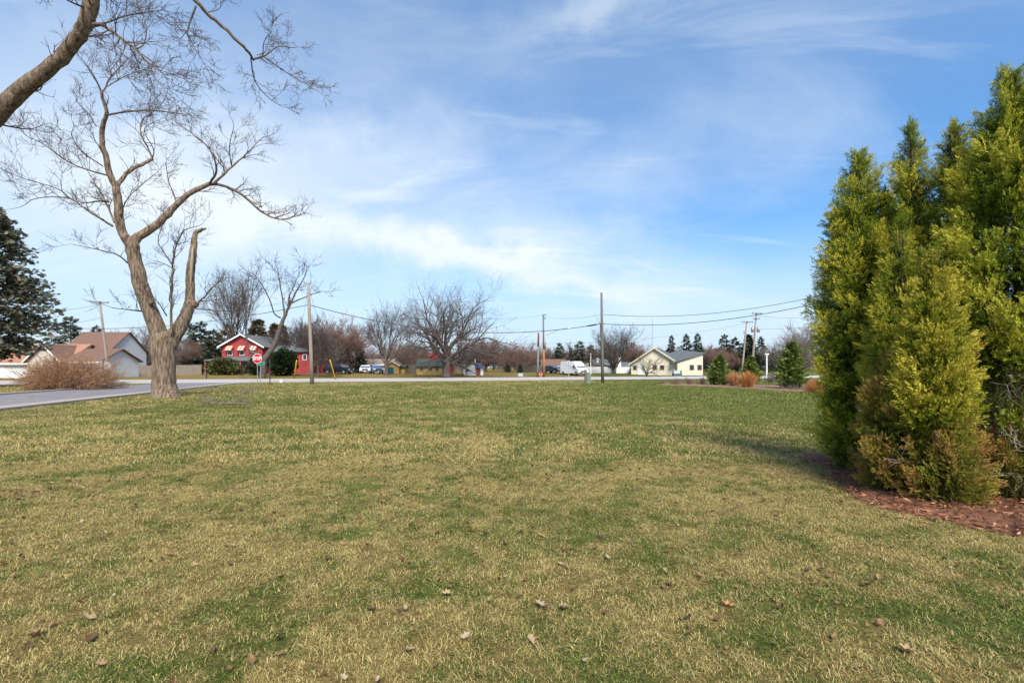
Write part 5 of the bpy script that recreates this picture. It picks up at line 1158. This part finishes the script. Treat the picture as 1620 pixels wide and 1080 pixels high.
# right-hand crossarm poles
d = 78; x = at(1173, d); t, v = pole('utility_pole', 'leaning crossarm pole, left of the pair behind the young firs', (x, d, gz(x, d)), P3(1181.5, 509, d), 0.17, 0.11); crossarm(t, v * 0.995, 1.95, ang=0.1); MB().tube([v * 0.8 + Vector((-.3, -.1, -.2)), v * 0.8 + Vector((-.3, -.1, .25))], 0.1, 8).build('switch', M['metal_grey'], t)
d = 70; x = at(1189, d); t, v = pole('utility_pole', 'crossarm pole with transformers, right of the pair behind the young firs', (x, d, gz(x, d)), P3(1196.5, 495, d), 0.17, 0.11); crossarm(t, v * 0.99, 1.5, ang=0.1); crossarm(t, v * 0.91, 0.9, ang=0.1, pins=2)
for sx in (-0.42, 0.42):
    c = v * 0.74 + Vector((sx, -0.1, 0)); o = MB().tube([c + Vector((0, 0, -.36)), c + Vector((0, 0, -.34)), c + Vector((0, 0, .32)), c + Vector((0, 0, .36))], [.15, .22, .22, .15], 12).build('transformer', M['metal_grey'], t, smooth_=True)
    MB().tube([c + Vector((0, 0, .36)), c + Vector((0, 0, .5))], 0.035, 6).build('bushing', M['metal_dark'], o)
# left leaning pole
d = 62; x = at(172.5, d); t, v = pole('utility_pole', 'leaning wooden pole with crossarm in front of the brown-roofed house', (x, d, 0), P3(158, 477, d), 0.18, 0.12); crossarm(t, v * 0.99, 1.9, ang=0.5); POLE_L = Vector(P3(158.5, 482, d))
# lamp posts
d = 66; x = at(1213, d); t = thing('lamp_post', 'white lamp post right of the transformer pole', 'lamp post', (x, d, gz(x, d)))
MB().tube([(0, 0, 0), (0, 0, .3), (0, 0, .32), (0, 0, zz(561, d) - gz(x, d))], [.13, .13, .1, .09], 8).build('post', M['white_paint'], t); MB().box(-.25, .25, -.1, .1, zz(561, d) - gz(x, d), zz(559, d) - gz(x, d)).build('lamp_head', M['white_paint'], t)
d = 88; x = at(934.5, d); t = thing('lamp_post', 'thin white post behind the white fence', 'post', (x, d, gz(x, d)))
MB().tube([(0, 0, 0), (0, 0, 2.0), (0, 0, zz(560, d) - gz(x, d))], [.09, .07, .06], 8).build('post', M['white_paint'], t); MB().box(-.1, .1, -.1, .1, zz(560, d) - gz(x, d), zz(559, d) - gz(x, d)).build('cap', M['white_paint'], t)
d = 105; x = at(1032, d); t = thing('antenna_mast', 'thin lattice antenna mast above the cream house', 'antenna', (x, d, gz(x, d))); h = zz(505, d) - gz(x, d)
for a, b_ in ((-.12, -.1), (.12, -.1), (0, .12)): MB().tube([(a, b_, 0), (a * .5, b_ * .5, h)], 0.022, 4).build('mast_leg', M['metal_grey'], t)
br = MB()
for j in range(24): z0 = h * j / 24; z1 = h * (j + 1) / 24; br.tube([(-.11, -.09, z0), (.11, -.09, z1)], .012, 3)
br.build('bracing', M['metal_grey'], t)
# stop sign
def octagon(r, sx=1): return [(sx * r * math.cos(math.radians(22.5 + 45 * i)), r * math.sin(math.radians(22.5 + 45 * i))) for i in range(8)]
d = 40.1; x = at(407, d); zc_ = zz(567, d); t = thing('stop_sign', 'red octagonal stop sign on a grey post at the corner', 'sign', (x, d, 0), math.radians(-8))
MB().tube([(0, 0.03, -0.1), (0, 0.03, zc_ + 0.35)], 0.032, 6).build('post', M['metal_grey'], t)
R_ = 0.43; pl = MB().prism([(a, b + zc_) for a, b in octagon(R_)], -0.012, 0.0).build('border', M['sign_white'], t)
MB().prism([(a, b + zc_) for a, b in octagon(R_ - 0.032)], -0.016, -0.0125).build('face', M['sign_red'], pl)
cu = bpy.data.curves.new('lettering', 'FONT'); cu.body = 'STOP'; cu.size = 0.33; cu.align_x = 'CENTER'; cu.align_y = 'CENTER'; cu.extrude = 0.001; cu.offset = 0.008
to = bpy.data.objects.new('tmp_text', cu); C.objects.link(to); dg = bpy.context.evaluated_depsgraph_get(); me = bpy.data.meshes.new_from_object(to.evaluated_get(dg)); bpy.data.objects.remove(to)
me.transform(Matrix.Diagonal((0.88, 1.15, 1, 1))); me.materials.clear()
o = link('lettering', me, M['sign_white'], pl); o.rotation_euler = (math.radians(90), 0, 0); o.location = (0, -0.0185, zc_)
d = 44; x = at(412, d); t = thing('street_sign', 'small green street name sign just behind the stop sign', 'sign', (x, d, 0), 0.5); z = zz(575, d)
MB().tube([(0, 0, -.1), (0, 0, z + 0.2)], 0.03, 6).build('post', M['metal_grey'], t); o = MB().box(-.3, .3, -.036, -.031, z - .14, z + .12).build('panel', M['sign_green'], t); MB().box(-.31, .31, -.0305, -.028, z - .15, z + .13).build('edge', M['sign_white'], o)
d = 1147.5 / 28.5; x = at(427, d); t = thing('marker_post', 'thin dark metal post right of the stop sign', 'post', (x, d, 0)); zt = zz(571, d)
MB().tube([(0, 0, -.1), (0, 0, zt)], 0.04, 8).build('post', M['metal_dark'], t); MB().box(-.06, .06, -.05, .05, zt, zt + .1).build('cap', M['metal_dark'], t)
d = 1147.5 / 26; x = at(444.5, d); t = thing('yard_marker', 'tiny white marker sign on the verge right of the stop sign', 'sign', (x, d, 0)); MB().box(-.11, .11, -.01, .01, .12, .38).build('plate', M['sign_white'], t); MB().box(-.01, .01, .011, .02, -.05, .35).build('stake', M['metal_grey'], t)
# back of a sign in front of the left house
d = 36; x = at(163.5, d); zc_ = zz(578, d); t = thing('sign_back', 'grey back of an octagonal sign above the red-brown bush', 'sign', (x, d, 0))
MB().prism([(a, b + zc_) for a, b in octagon(0.37, 1.6)], 0.0, 0.012).build('plate', M['sign_back'], t); MB().box(-.05, .05, -.03, -.002, -.1, zc_ + .36).build('post', M['metal_dark'], t)
d = 72; x = at(899.5, d); zc_ = zz(574, d); t = thing('sign_back', 'small grey octagonal sign on a thin post in front of the van', 'sign', (x, d, gz(x, d)))
MB().prism([(a, b + zc_ - gz(x, d)) for a, b in octagon(0.40)], 0.0, 0.012).build('plate', M['sign_back'], t); MB().box(-.04, .04, -.03, -.002, -.1, zc_ + .36 - gz(x, d)).build('post', M['metal_grey'], t)
# pedestal on the lawn edge, cabinet across the road, mailbox
d = 1147.5 / 25.8; x = at(928.5, d); t = thing('utility_pedestal', 'green-grey utility pedestal left of the lone tall pole', 'utility box', (x, d, 0))
MB().tube([(-.12, 0, -.1), (-.12, 0, 1.3)], [.13, .11], 8).build('marker_stub', M['wood_pole_dark'], t); MB().box(-.02, .33, -.16, .16, -.05, .9).build('cabinet', M['pedestal'], t, bevel=0.02); MB().box(0.0, .31, -.14, .14, .902, 1.02).build('lid', M['pedestal'], t, bevel=0.02)
d = 78; x = at(823.5, d); t = thing('utility_pedestal', 'pale utility cabinet across the road left of the twin poles', 'utility box', (x, d, gz(x, d)))
MB().box(-.38, .38, -.3, .3, -.05, .55).build('cabinet', M['cabinet_pale'], t, bevel=0.03); MB().box(-.4, .4, -.32, .32, .552, .62).build('lid', M['pedestal'], t, bevel=0.02)
d = 64; x = at(326.5, d); t = thing('mailbox', 'dark mailbox on a post across the road right of the maple', 'mailbox', (x, d, 0)); MB().box(-.06, .06, -.06, .06, -.05, .95).build('post', M['metal_dark'], t)
MB().prism([(-.11, .952), (.11, .952), (.11, 1.1), (.07, 1.17), (-.07, 1.17), (-.11, 1.1)], -.28, .28).build('box', M['metal_dark'], t)
# overhead wires
def wire(name, label, A, B, sag, r, n=24, cat='cable', group='overhead wires'):
    A = Vector(A); B = Vector(B); o = thing(name, label, cat, tuple(A), 0, group)
    MB().tube([(B - A) * (i / n) - Vector((0, 0, sag * 4 * (i / n) * (1 - i / n))) for i in range(n + 1)], r, 5).build('strand', M['wire'], o); return o
o = wire('overhead_cable', 'thick sagging cable between the corner pole and the lone tall pole', POLE_A, POLE_B, 1.55, 0.032)
cb_ = [POLE_B - POLE_A]; n = 30
for s0, s1 in ((0.945, 0.985),):
    f_ = lambda s: (POLE_B - POLE_A) * s - Vector((0, 0, 1.55 * 4 * s * (1 - s)))
    MB().tube([f_(s0), f_((s0 + s1) / 2), f_(s1)], [0.05, 0.085, 0.06], 7).build('splice_case', M['wire'], o)
wire('overhead_cable', 'cable running left from the corner pole behind the maple', POLE_A, Vector((POLE_L.x - 4, POLE_L.y - 2, 6.5)), 0.9, 0.028)
wire('overhead_cable', 'lower cable running right from the lone tall pole to the hedge', POLE_B, Vector(P3(1420, 446, 34)), 1.1, 0.026)
wire('overhead_cable', 'upper cable running right above the cream house to the hedge', Vector(P3(951.5, 497, 1147.5 / 25)), Vector(P3(1420, 436, 34)), 1.15, 0.02)
wire('overhead_cable', 'faint upper wire from the tall twin pole to the lone tall pole', P3(860, 500, 74), P3(951.5, 497, 1147.5 / 25), 0.4, 0.012)
wire('overhead_cable', 'faint wire from the spreading tree to the twin poles', P3(700, 499, 80), P3(860, 499, 74), 0.5, 0.012)
wire('overhead_cable', 'low wire crossing behind the twin poles', P3(690, 540, 80), P3(951, 541, 80), 0.3, 0.016)
wire('overhead_cable', 'wire leaving the transformer pole to the right', P3(1197, 499, 70), P3(1420, 470, 60), 1.2, 0.014)
wire('overhead_cable', 'lower wire leaving the transformer pole to the right', P3(1197, 520, 70), P3(1420, 492, 60), 0.7, 0.014)
wire('overhead_cable', 'wire between the two crossarm poles and the lone tall pole', P3(951.5, 540, 80), P3(1182, 511, 78), 0.5, 0.014)
for i, (y0, y1, lab) in enumerate(((481, 488, 'uppermost wire left of the leaning crossarm pole'), (502, 514, 'middle wire left of the leaning crossarm pole'), (520, 530, 'lowest wire left of the leaning crossarm pole'))):
    wire('overhead_cable', lab, P3(158 + i * 3, y0, 62), P3(-60, y1 - 12, 40), 0.8, 0.016)
wire('overhead_cable', 'wire right of the leaning crossarm pole toward the maple', P3(160, 482, 62), P3(489, 470, 42.5), 1.3, 0.010)
wire('overhead_cable', 'house wire crossing the red house roof', P3(330, 531, 62), P3(489, 536, 42.5), 0.2, 0.012)

# ------------------------------------------------------------------ vehicles (x forward, y left, z up)
def vehicle(name, label, px, d, head, L, Wd, Hh, body, kind, z=None):
    x = at(px, d); t = thing(name, label, 'van' if 'van' in name else 'car', (x, d, gz(x, d) + 0.03 if z is None else z), head)
    h = Wd / 2; g = 0.30
    if kind == 'van':
        prof = [(-L / 2, g), (L / 2 - .1, g), (L / 2, .55), (L / 2 - .05, 1.0), (L / 2 - .55, 1.22), (L / 2 - 1.35, Hh - .25), (L / 2 - 1.7, Hh), (-L / 2 + .05, Hh), (-L / 2, Hh - .2)]
        top = 0.86; belt = 1.2; ws = ((L / 2 - .55, 1.24), (L / 2 - 1.38, Hh - .30)); sw = [(L / 2 - 1.75, L / 2 - .95, L / 2 - 1.45, 1.25, 1.8)]
    elif kind == 'suv':
        prof = [(-L / 2, g + .05), (L / 2 - .1, g), (L / 2, .55), (L / 2 - .06, .92), (L / 2 - 1.15, 1.06), (L / 2 - 1.85, Hh - .08), (L / 2 - 2.3, Hh), (-L / 2 + .6, Hh - .03), (-L / 2 + .12, 1.1), (-L / 2, .95)]
        top = 0.78; belt = 1.05; ws = ((L / 2 - 1.17, 1.09), (L / 2 - 1.83, Hh - .12)); sw = [(-L / 2 + .75, -.05, .0, 1.1, Hh - .18), (.08, L / 2 - 1.55, L / 2 - 2.0, 1.1, Hh - .18)]
    else:
        prof = [(-L / 2, g + .1), (L / 2 - .1, g - .05), (L / 2, .5), (L / 2 - .08, .74), (L / 2 - 1.2, .92), (L / 2 - 2.0, Hh - .05), (L / 2 - 2.5, Hh), (-L / 2 + 1.2, Hh - .04), (-L / 2 + .55, .98), (-L / 2 + .05, .9)]
        top = 0.76; belt = .93; ws = ((L / 2 - 1.22, .95), (L / 2 - 1.98, Hh - .09)); sw = [(-L / 2 + 1.1, -.1, -.1, .97, Hh - .13), (0.0, L / 2 - 1.6, L / 2 - 2.05, .97, Hh - .13)]
    v = []; n = len(prof)
    def yw(z): return h * (1 if z <= belt else 1 - (1 - top) * (z - belt) / (Hh - belt))
    m = MB(); 
    for s in (-1, 1):
        for a, z_ in prof: m.v.append((a, s * yw(z_), z_))
    m.f = [tuple(range(n)), tuple(reversed(range(n, 2 * n)))] + [(i, n + i, n + (i + 1) % n, (i + 1) % n) for i in range(n)]
    m.build('body', M[body], t, bevel=0.045, smooth_=False)
    (x0, z0), (x1, z1) = ws; e = 0.03
    nrm = Vector((z1 - z0, 0, x0 - x1)).normalized() * e
    q = [Vector((x0, -yw(z0) * .92, z0)), Vector((x0, yw(z0) * .92, z0)), Vector((x1, yw(z1) * .90, z1)), Vector((x1, -yw(z1) * .90, z1))]
    MB().hexa([p - nrm for p in q] + [p + nrm * 0.5 for p in q]).build('windshield', M['glass_sky'], t)
    for (a0, a1, a2, b0, b1) in sw:
        for s in (-1, 1):
            q = [(a0, b0), (a1, b0), (a2, b1), (a0 + .12, b1)]
            MB().hexa([(a, s * (yw(b) - .04), b) for a, b in q] + [(a, s * (yw(b) + .012), b) for a, b in q]).build('side_window', M['glass'], t)
    for sx in (L / 2 - .85, -L / 2 + .85):
        for s in (-1, 1):
            wh = MB().tube([(sx, s * (h - .24), .33), (sx, s * (h + .015), .33)], .34, 16).build('wheel', M['tyre'], t)
            MB().tube([(sx, s * (h - .02), .33), (sx, s * (h + .03), .33)], .19, 12).build('rim', M['metal_grey'], wh)
    for s in (-1, 1):
        MB().hexa([(L / 2 - .22, s * h * .62, .66), (L / 2 + .012, s * h * .62, .66), (L / 2 - .04, s * h * .97, .68), (L / 2 - .3, s * h * .985, .68), (L / 2 - .24, s * h * .62, .86), (L / 2 - .03, s * h * .62, .84), (L / 2 - .1, s * h * .97, .86), (L / 2 - .3, s * h * .985, .86)]).build('headlight', M['lamp_glass'], t)
        MB().box(ws[0][0] - .55, ws[0][0] - .35, s * (h + .03) - .09, s * (h + .03) + .09, belt + .02, belt + .2).build('mirror', M['metal_dark'], t)
    MB().box(L / 2 - .12, L / 2 + .014, -h * .55, h * .55, .52, .78).build('grille', M['metal_dark'], t); MB().box(L / 2 - .2, L / 2 + .02, -h * .9, h * .9, g - .02, .46).build('bumper', M['metal_dark'], t)
    MB().box(L / 2 + .02, L / 2 + .03, -.22, .22, .36, .46).build('plate', M['sign_white'], t)
    return t
vehicle('cargo_van', 'white high-roofed van facing the road right of the twin poles', 908, 84, math.radians(-60), 5.4, 2.05, 2.38, 'car_white', 'van')
vehicle('parked_car', 'dark car parked left of the white van', 875, 90, math.radians(-50), 4.3, 1.8, 1.45, 'car_dark', 'suv')
vehicle('parked_van', 'black van parked behind the right yellow guy guard', 536, 80, math.radians(-12), 4.6, 1.95, 1.75, 'car_black', 'suv')
vehicle('parked_car', 'silver car half hidden behind the dark stump trunk', 513, 88, math.radians(-70), 4.3, 1.8, 1.5, 'car_silver', 'suv')
vehicle('parked_car', 'white car parked left of the blue car', 578, 86, math.radians(-75), 4.3, 1.8, 1.45, 'car_white', 'sedan')
vehicle('parked_car', 'pale blue car parked left of the teal-door shed', 596, 85, math.radians(-65), 4.3, 1.8, 1.45, 'car_blue', 'sedan')

# ------------------------------------------------------------------ grass blades
def tuft(seed, n, spread, hmin, hmax, w):
    rng = np.random.default_rng(seed); V = []; Fc = []; B = []
    for k in range(n):
        a = rng.uniform(0, 6.283); r = spread * math.sqrt(rng.random()); b = np.array([math.cos(a) * r, math.sin(a) * r, -0.004])
        az = rng.uniform(0, 6.283); lean = rng.uniform(0.85, 1.75); h = rng.uniform(hmin, hmax); o = np.array([math.cos(az), math.sin(az), 0]); s = np.array([-o[1], o[0], 0]) * w * rng.uniform(0.6, 1.2)
        m = b + o * h * 0.42 * math.sin(lean * 0.7) + np.array([0, 0, h * 0.55 * math.cos(lean * 0.7)]); e = m + o * h * 0.6 * math.sin(lean) + np.array([0, 0, h * 0.5 * math.cos(lean * 1.15)])
        i = len(V); V += [b - s, b + s, m + s * .8, m - s * .8, e]; Fc += [(i, i + 1, i + 2, i + 3)]; B += [rng.random()] * 5
        Fc.append((i + 3, i + 2, i + 4, i + 4))
    V = np.array(V); Fc = np.array(Fc); q = Fc[Fc[:, 2] != Fc[:, 3]]; tr = Fc[Fc[:, 2] == Fc[:, 3]][:, :3]
    return np_mesh('grass_tuft', V, [q, tr], B)
def grass_field(name, label, tufts, P, rot, scl, idx):
    for m in tufts:
        if not m.materials: m.materials.append(M['blade'])
    n = len(P); tilt = np.random.default_rng(len(P)).normal(0, 0.12, (n, 2))
    return tag(instancer(name, tufts, P, np.column_stack([tilt, rot]), scl, idx), label, 'grass', kind='stuff')
rng = np.random.default_rng(9)
TF = [tuft(s, 120, 0.09, 0.012, 0.040, 0.0015) for s in range(4)] + [tuft(10 + s, 34, 0.05, 0.02, 0.056, 0.0017) for s in range(2)]
TM = [tuft(20 + s, 60, 0.17, 0.03, 0.075, 0.0034) for s in range(4)]
def wedge(d0, d1, n, margin):
    y = np.sqrt(rng.uniform(d0 ** 2, d1 ** 2, n)); x = rng.uniform(-1, 1, n) * (y * 1.075 + margin); return x, y
def inpoly_np(x, y, pl):
    c = np.zeros(len(x), bool); j = len(pl) - 1
    for i in range(len(pl)):
        (xi, yi), (xj, yj) = pl[i], pl[j]
        if yi != yj: c ^= ((yi > y) != (yj > y)) & (x < (xj - xi) * (y - yi) / (yj - yi) + xi)
        j = i
    return c
def lawn_mask(x, y):
    w = (x - S0.x) * SN.x + (y - S0.y) * SN.y
    bed = [gp(1040, 609.5), gp(1120, 612), gp(1200, 616), gp(1330, 625), gp(1330, 616), gp(1200, 609), gp(1120, 606.3), gp(1050, 606.3)]
    return ~inpoly_np(x, y, [(p.x, p.y) for p in poly]) & ~inpoly_np(x, y, bed) & ((w > 0.8) | (w < -7.1)) & ((vroad(x, y) < -2.6)) & (np.hypot(x - at(262, 23.9), y - 23.9) > 0.85)
x, y = wedge(1.9, 8.0, 26000, 1.4); k = lawn_mask(x, y); x, y = x[k], y[k]
grass_field('grass', 'short mixed green and straw-coloured grass in the foreground', TF, np.column_stack([x, y, ground(x, y)]), rng.uniform(0, 6.28, len(x)), rng.uniform(0.7, 1.25, len(x)), rng.choice(6, len(x), p=[.22, .22, .22, .22, .06, .06]))
x, y = wedge(7.6, 20, 42000, 2.0); k = lawn_mask(x, y); x, y = x[k], y[k]
grass_field('grass', 'short grass over the middle of the lawn', TM, np.column_stack([x, y, ground(x, y)]), rng.uniform(0, 6.28, len(x)), rng.uniform(0.75, 1.35, len(x)), rng.integers(0, 4, len(x)))
x, y = wedge(19, 54, 42000, 3.0); k = lawn_mask(x, y); x, y = x[k], y[k]
grass_field('grass', 'short grass over the far part of the lawn up to the road', TM, np.column_stack([x, y, ground(x, y)]), rng.uniform(0, 6.28, len(x)), rng.uniform(1.3, 2.3, len(x)), rng.integers(0, 4, len(x)))

# ------------------------------------------------------------------ fallen leaves
def leaf_mesh(seed, lobed):
    rng = np.random.default_rng(seed); n = 7; V = []; Fc = []
    wd = [0.06, 0.62, 0.36, 0.85, 0.5, 0.62, 0.08] if lobed else [0.04, 0.26, 0.42, 0.46, 0.40, 0.24, 0.03]
    cu = rng.uniform(0.1, 0.6); roll = rng.uniform(0.3, 1.3); tw_ = rng.uniform(-0.5, 0.5)
    for i in range(n):
        s = i / (n - 1) - 0.5; z = cu * s * s * 1.6; a = tw_ * s
        for sd in (-1, -0.5, 0, 0.5, 1):
            X = sd * wd[i] * 0.5; V.append((X * math.cos(a), s + (0.05 * abs(sd) if lobed else 0), z + roll * X * X * 2.2 + 0.035 * rng.normal() + X * math.sin(a)))
    for i in range(n - 1):
        for j in range(4): b = i * 5 + j; Fc.append((b, b + 1, b + 6, b + 5))
    return np.array(V), np.array(Fc)
LM = [leaf_mesh(s, s % 4 != 3) for s in range(8)]
def fallen(px, py, size, tone, seed, label, rz, tilt=0.2):
    V, Fc = LM[seed % 8]; d = EYE * F / (py - HZ); x = at(px, d); me = np_mesh('fallen_leaf', V * size, Fc, np.clip(np.full(len(V), tone) + np.random.default_rng(seed).normal(0, 0.04, len(V)), 0, 1), True)
    t = thing('fallen_leaf', label, 'leaf', (x, d, gz(x, d) + 0.024), rz, 'single fallen leaves on the lawn'); t.rotation_euler = (tilt, tilt * 0.6, rz)
    link('blade', me, M['dead_leaf'], t); st = MB().tube([(0, -size * .5, 0.02 * size + size * 0.1), (0.02 * size, -size * .72, size * .16), (0.05 * size, -size * .9, size * .1)], size * .014, 4); st.build('stalk', M['dead_twig'], t)
for i, a in enumerate([
    (857, 966, .115, .88, 'pale grey curled leaf, left of the two bright leaves in the foreground centre', 1.0), (893, 970, .10, .80, 'pale buff leaf beside the grey curled leaf in the foreground centre', 2.2),
    (841, 1023, .085, .76, 'yellow-tan leaf low in the foreground centre', 0.5), (926, 1054, .08, .87, 'whitish leaf lowest in the foreground right of centre', 2.6), (1152, 966, .11, .99, 'orange-brown leaf in the right foreground', 1.3),
    (1106, 918, .085, .55, 'reddish-pink leaf in the right foreground', 0.3), (588, 973, .085, .05, 'dark grey-brown leaf left of centre in the foreground', 1.9), (397, 1051, .12, .50, 'big curled brown leaf at the lower left', 0.7),
    (140, 983, .12, .78, 'pale tan leaf in the left foreground', 1.6), (58, 1010, .11, .62, 'tan-orange leaf near the left edge of the foreground', 2.9), (143, 1017, .09, .20, 'dark brown leaf below the pale tan leaf at left', 0.2),
    (857, 854, .11, .98, 'small bright orange leaf in the middle of the lawn', 1.1), (1437, 1042, .11, .74, 'long greyish leaf at the lower right', 1.0), (1373, 936, .11, .45, 'brown-grey leaf on the right lawn', 2.1),
    (648, 1038, .09, .77, 'pale leaf low left of centre', 2.4), (888, 900, .09, .90, 'whitish leaf just right of centre', 0.9), (962, 889, .08, .86, 'small white leaf on the mid lawn right of centre', 0.4), (800, 870, .07, .25, 'dark leaf in the lawn centre', 2.0)]):
    fallen(a[0], a[1], a[2] * 0.72, a[3], i, a[4], a[5], 0.12 + 0.1 * (i % 3))
rng = np.random.default_rng(31); V_, F_, B_ = [], [], []; off = 0
for v in range(8):
    n = 640; x, y = wedge(2.2, 17, n, 0.5)
    if v < 4:     # drifts
        cx_, cy_, sx_, n2 = [(-5.85, 5.75, .28, 60), (at(700, 6.3), 6.3, .9, 26), (at(940, 7.2), 7.2, 1.0, 40), (at(352, 19.2), 19.2, .5, 46)][v]
        x = np.concatenate([x, rng.normal(cx_, sx_, n2)]); y = np.concatenate([y, rng.normal(cy_, sx_ * .5, n2)]); n += n2
    kk = lawn_mask(x, y); x, y = x[kk], y[kk]; n = len(x)
    V0, F0 = LM[v]; A = np.column_stack([rng.normal(0, 1, (n, 2)), rng.normal(0, .15, n)]); 
    R = frames(rng.normal(0, .35, (n, 3)) + [0, 0, 1], A)
    v3, f3, b3 = scatter(V0, F0, np.column_stack([x, y, ground(x, y) + 0.014 + 0.016 * rng.random(n)]), R, rng.uniform(.02, .055, n), np.clip(rng.beta(1.3, 2.2, n), 0, 1))
    V_.append(v3); F_.append(f3 + off); B_.append(b3); off += len(v3)
tag(link('leaf_litter', np_mesh('leaf_litter', np.concatenate(V_), np.concatenate(F_), np.concatenate(B_)), M['dead_leaf']), 'scattered small brown dead leaves across the lawn', 'leaf litter', kind='stuff')
# fallen twig on the lawn
w = Wood(); d = 1147.5 / (640.5 - HZ); x = at(352, d); rr_ = np.random.default_rng(6)
P_RMIN = 0.008
for k in range(7): grow(rr_, w, w, (rr_.normal(0, .25), rr_.normal(0, .15), 0.05), (rr_.normal(0, 1), rr_.normal(0, .5), .18), rr_.uniform(.5, 1.1), .016, 1, 3, dict(kids=[0, 4, 3], ang=35, up=.02, wob=.15, ratio=.55, rmin=.007, cut=-1))
t = thing('fallen_branch', 'fallen grey branch with twigs lying on the lawn right of the maple', 'branch', (x, d, 0.0)); tag(link('twigs', w.mesh('twigs'), M['twig_pale'], t), kind='stuff')
st = MB().tube([(-.6, .1, .06), (-.1, 0, .05), (.5, -.06, .09), (1.0, -.02, .06)], [.03, .026, .02, .01], 6); st.build('stem', M['twig_pale'], t)
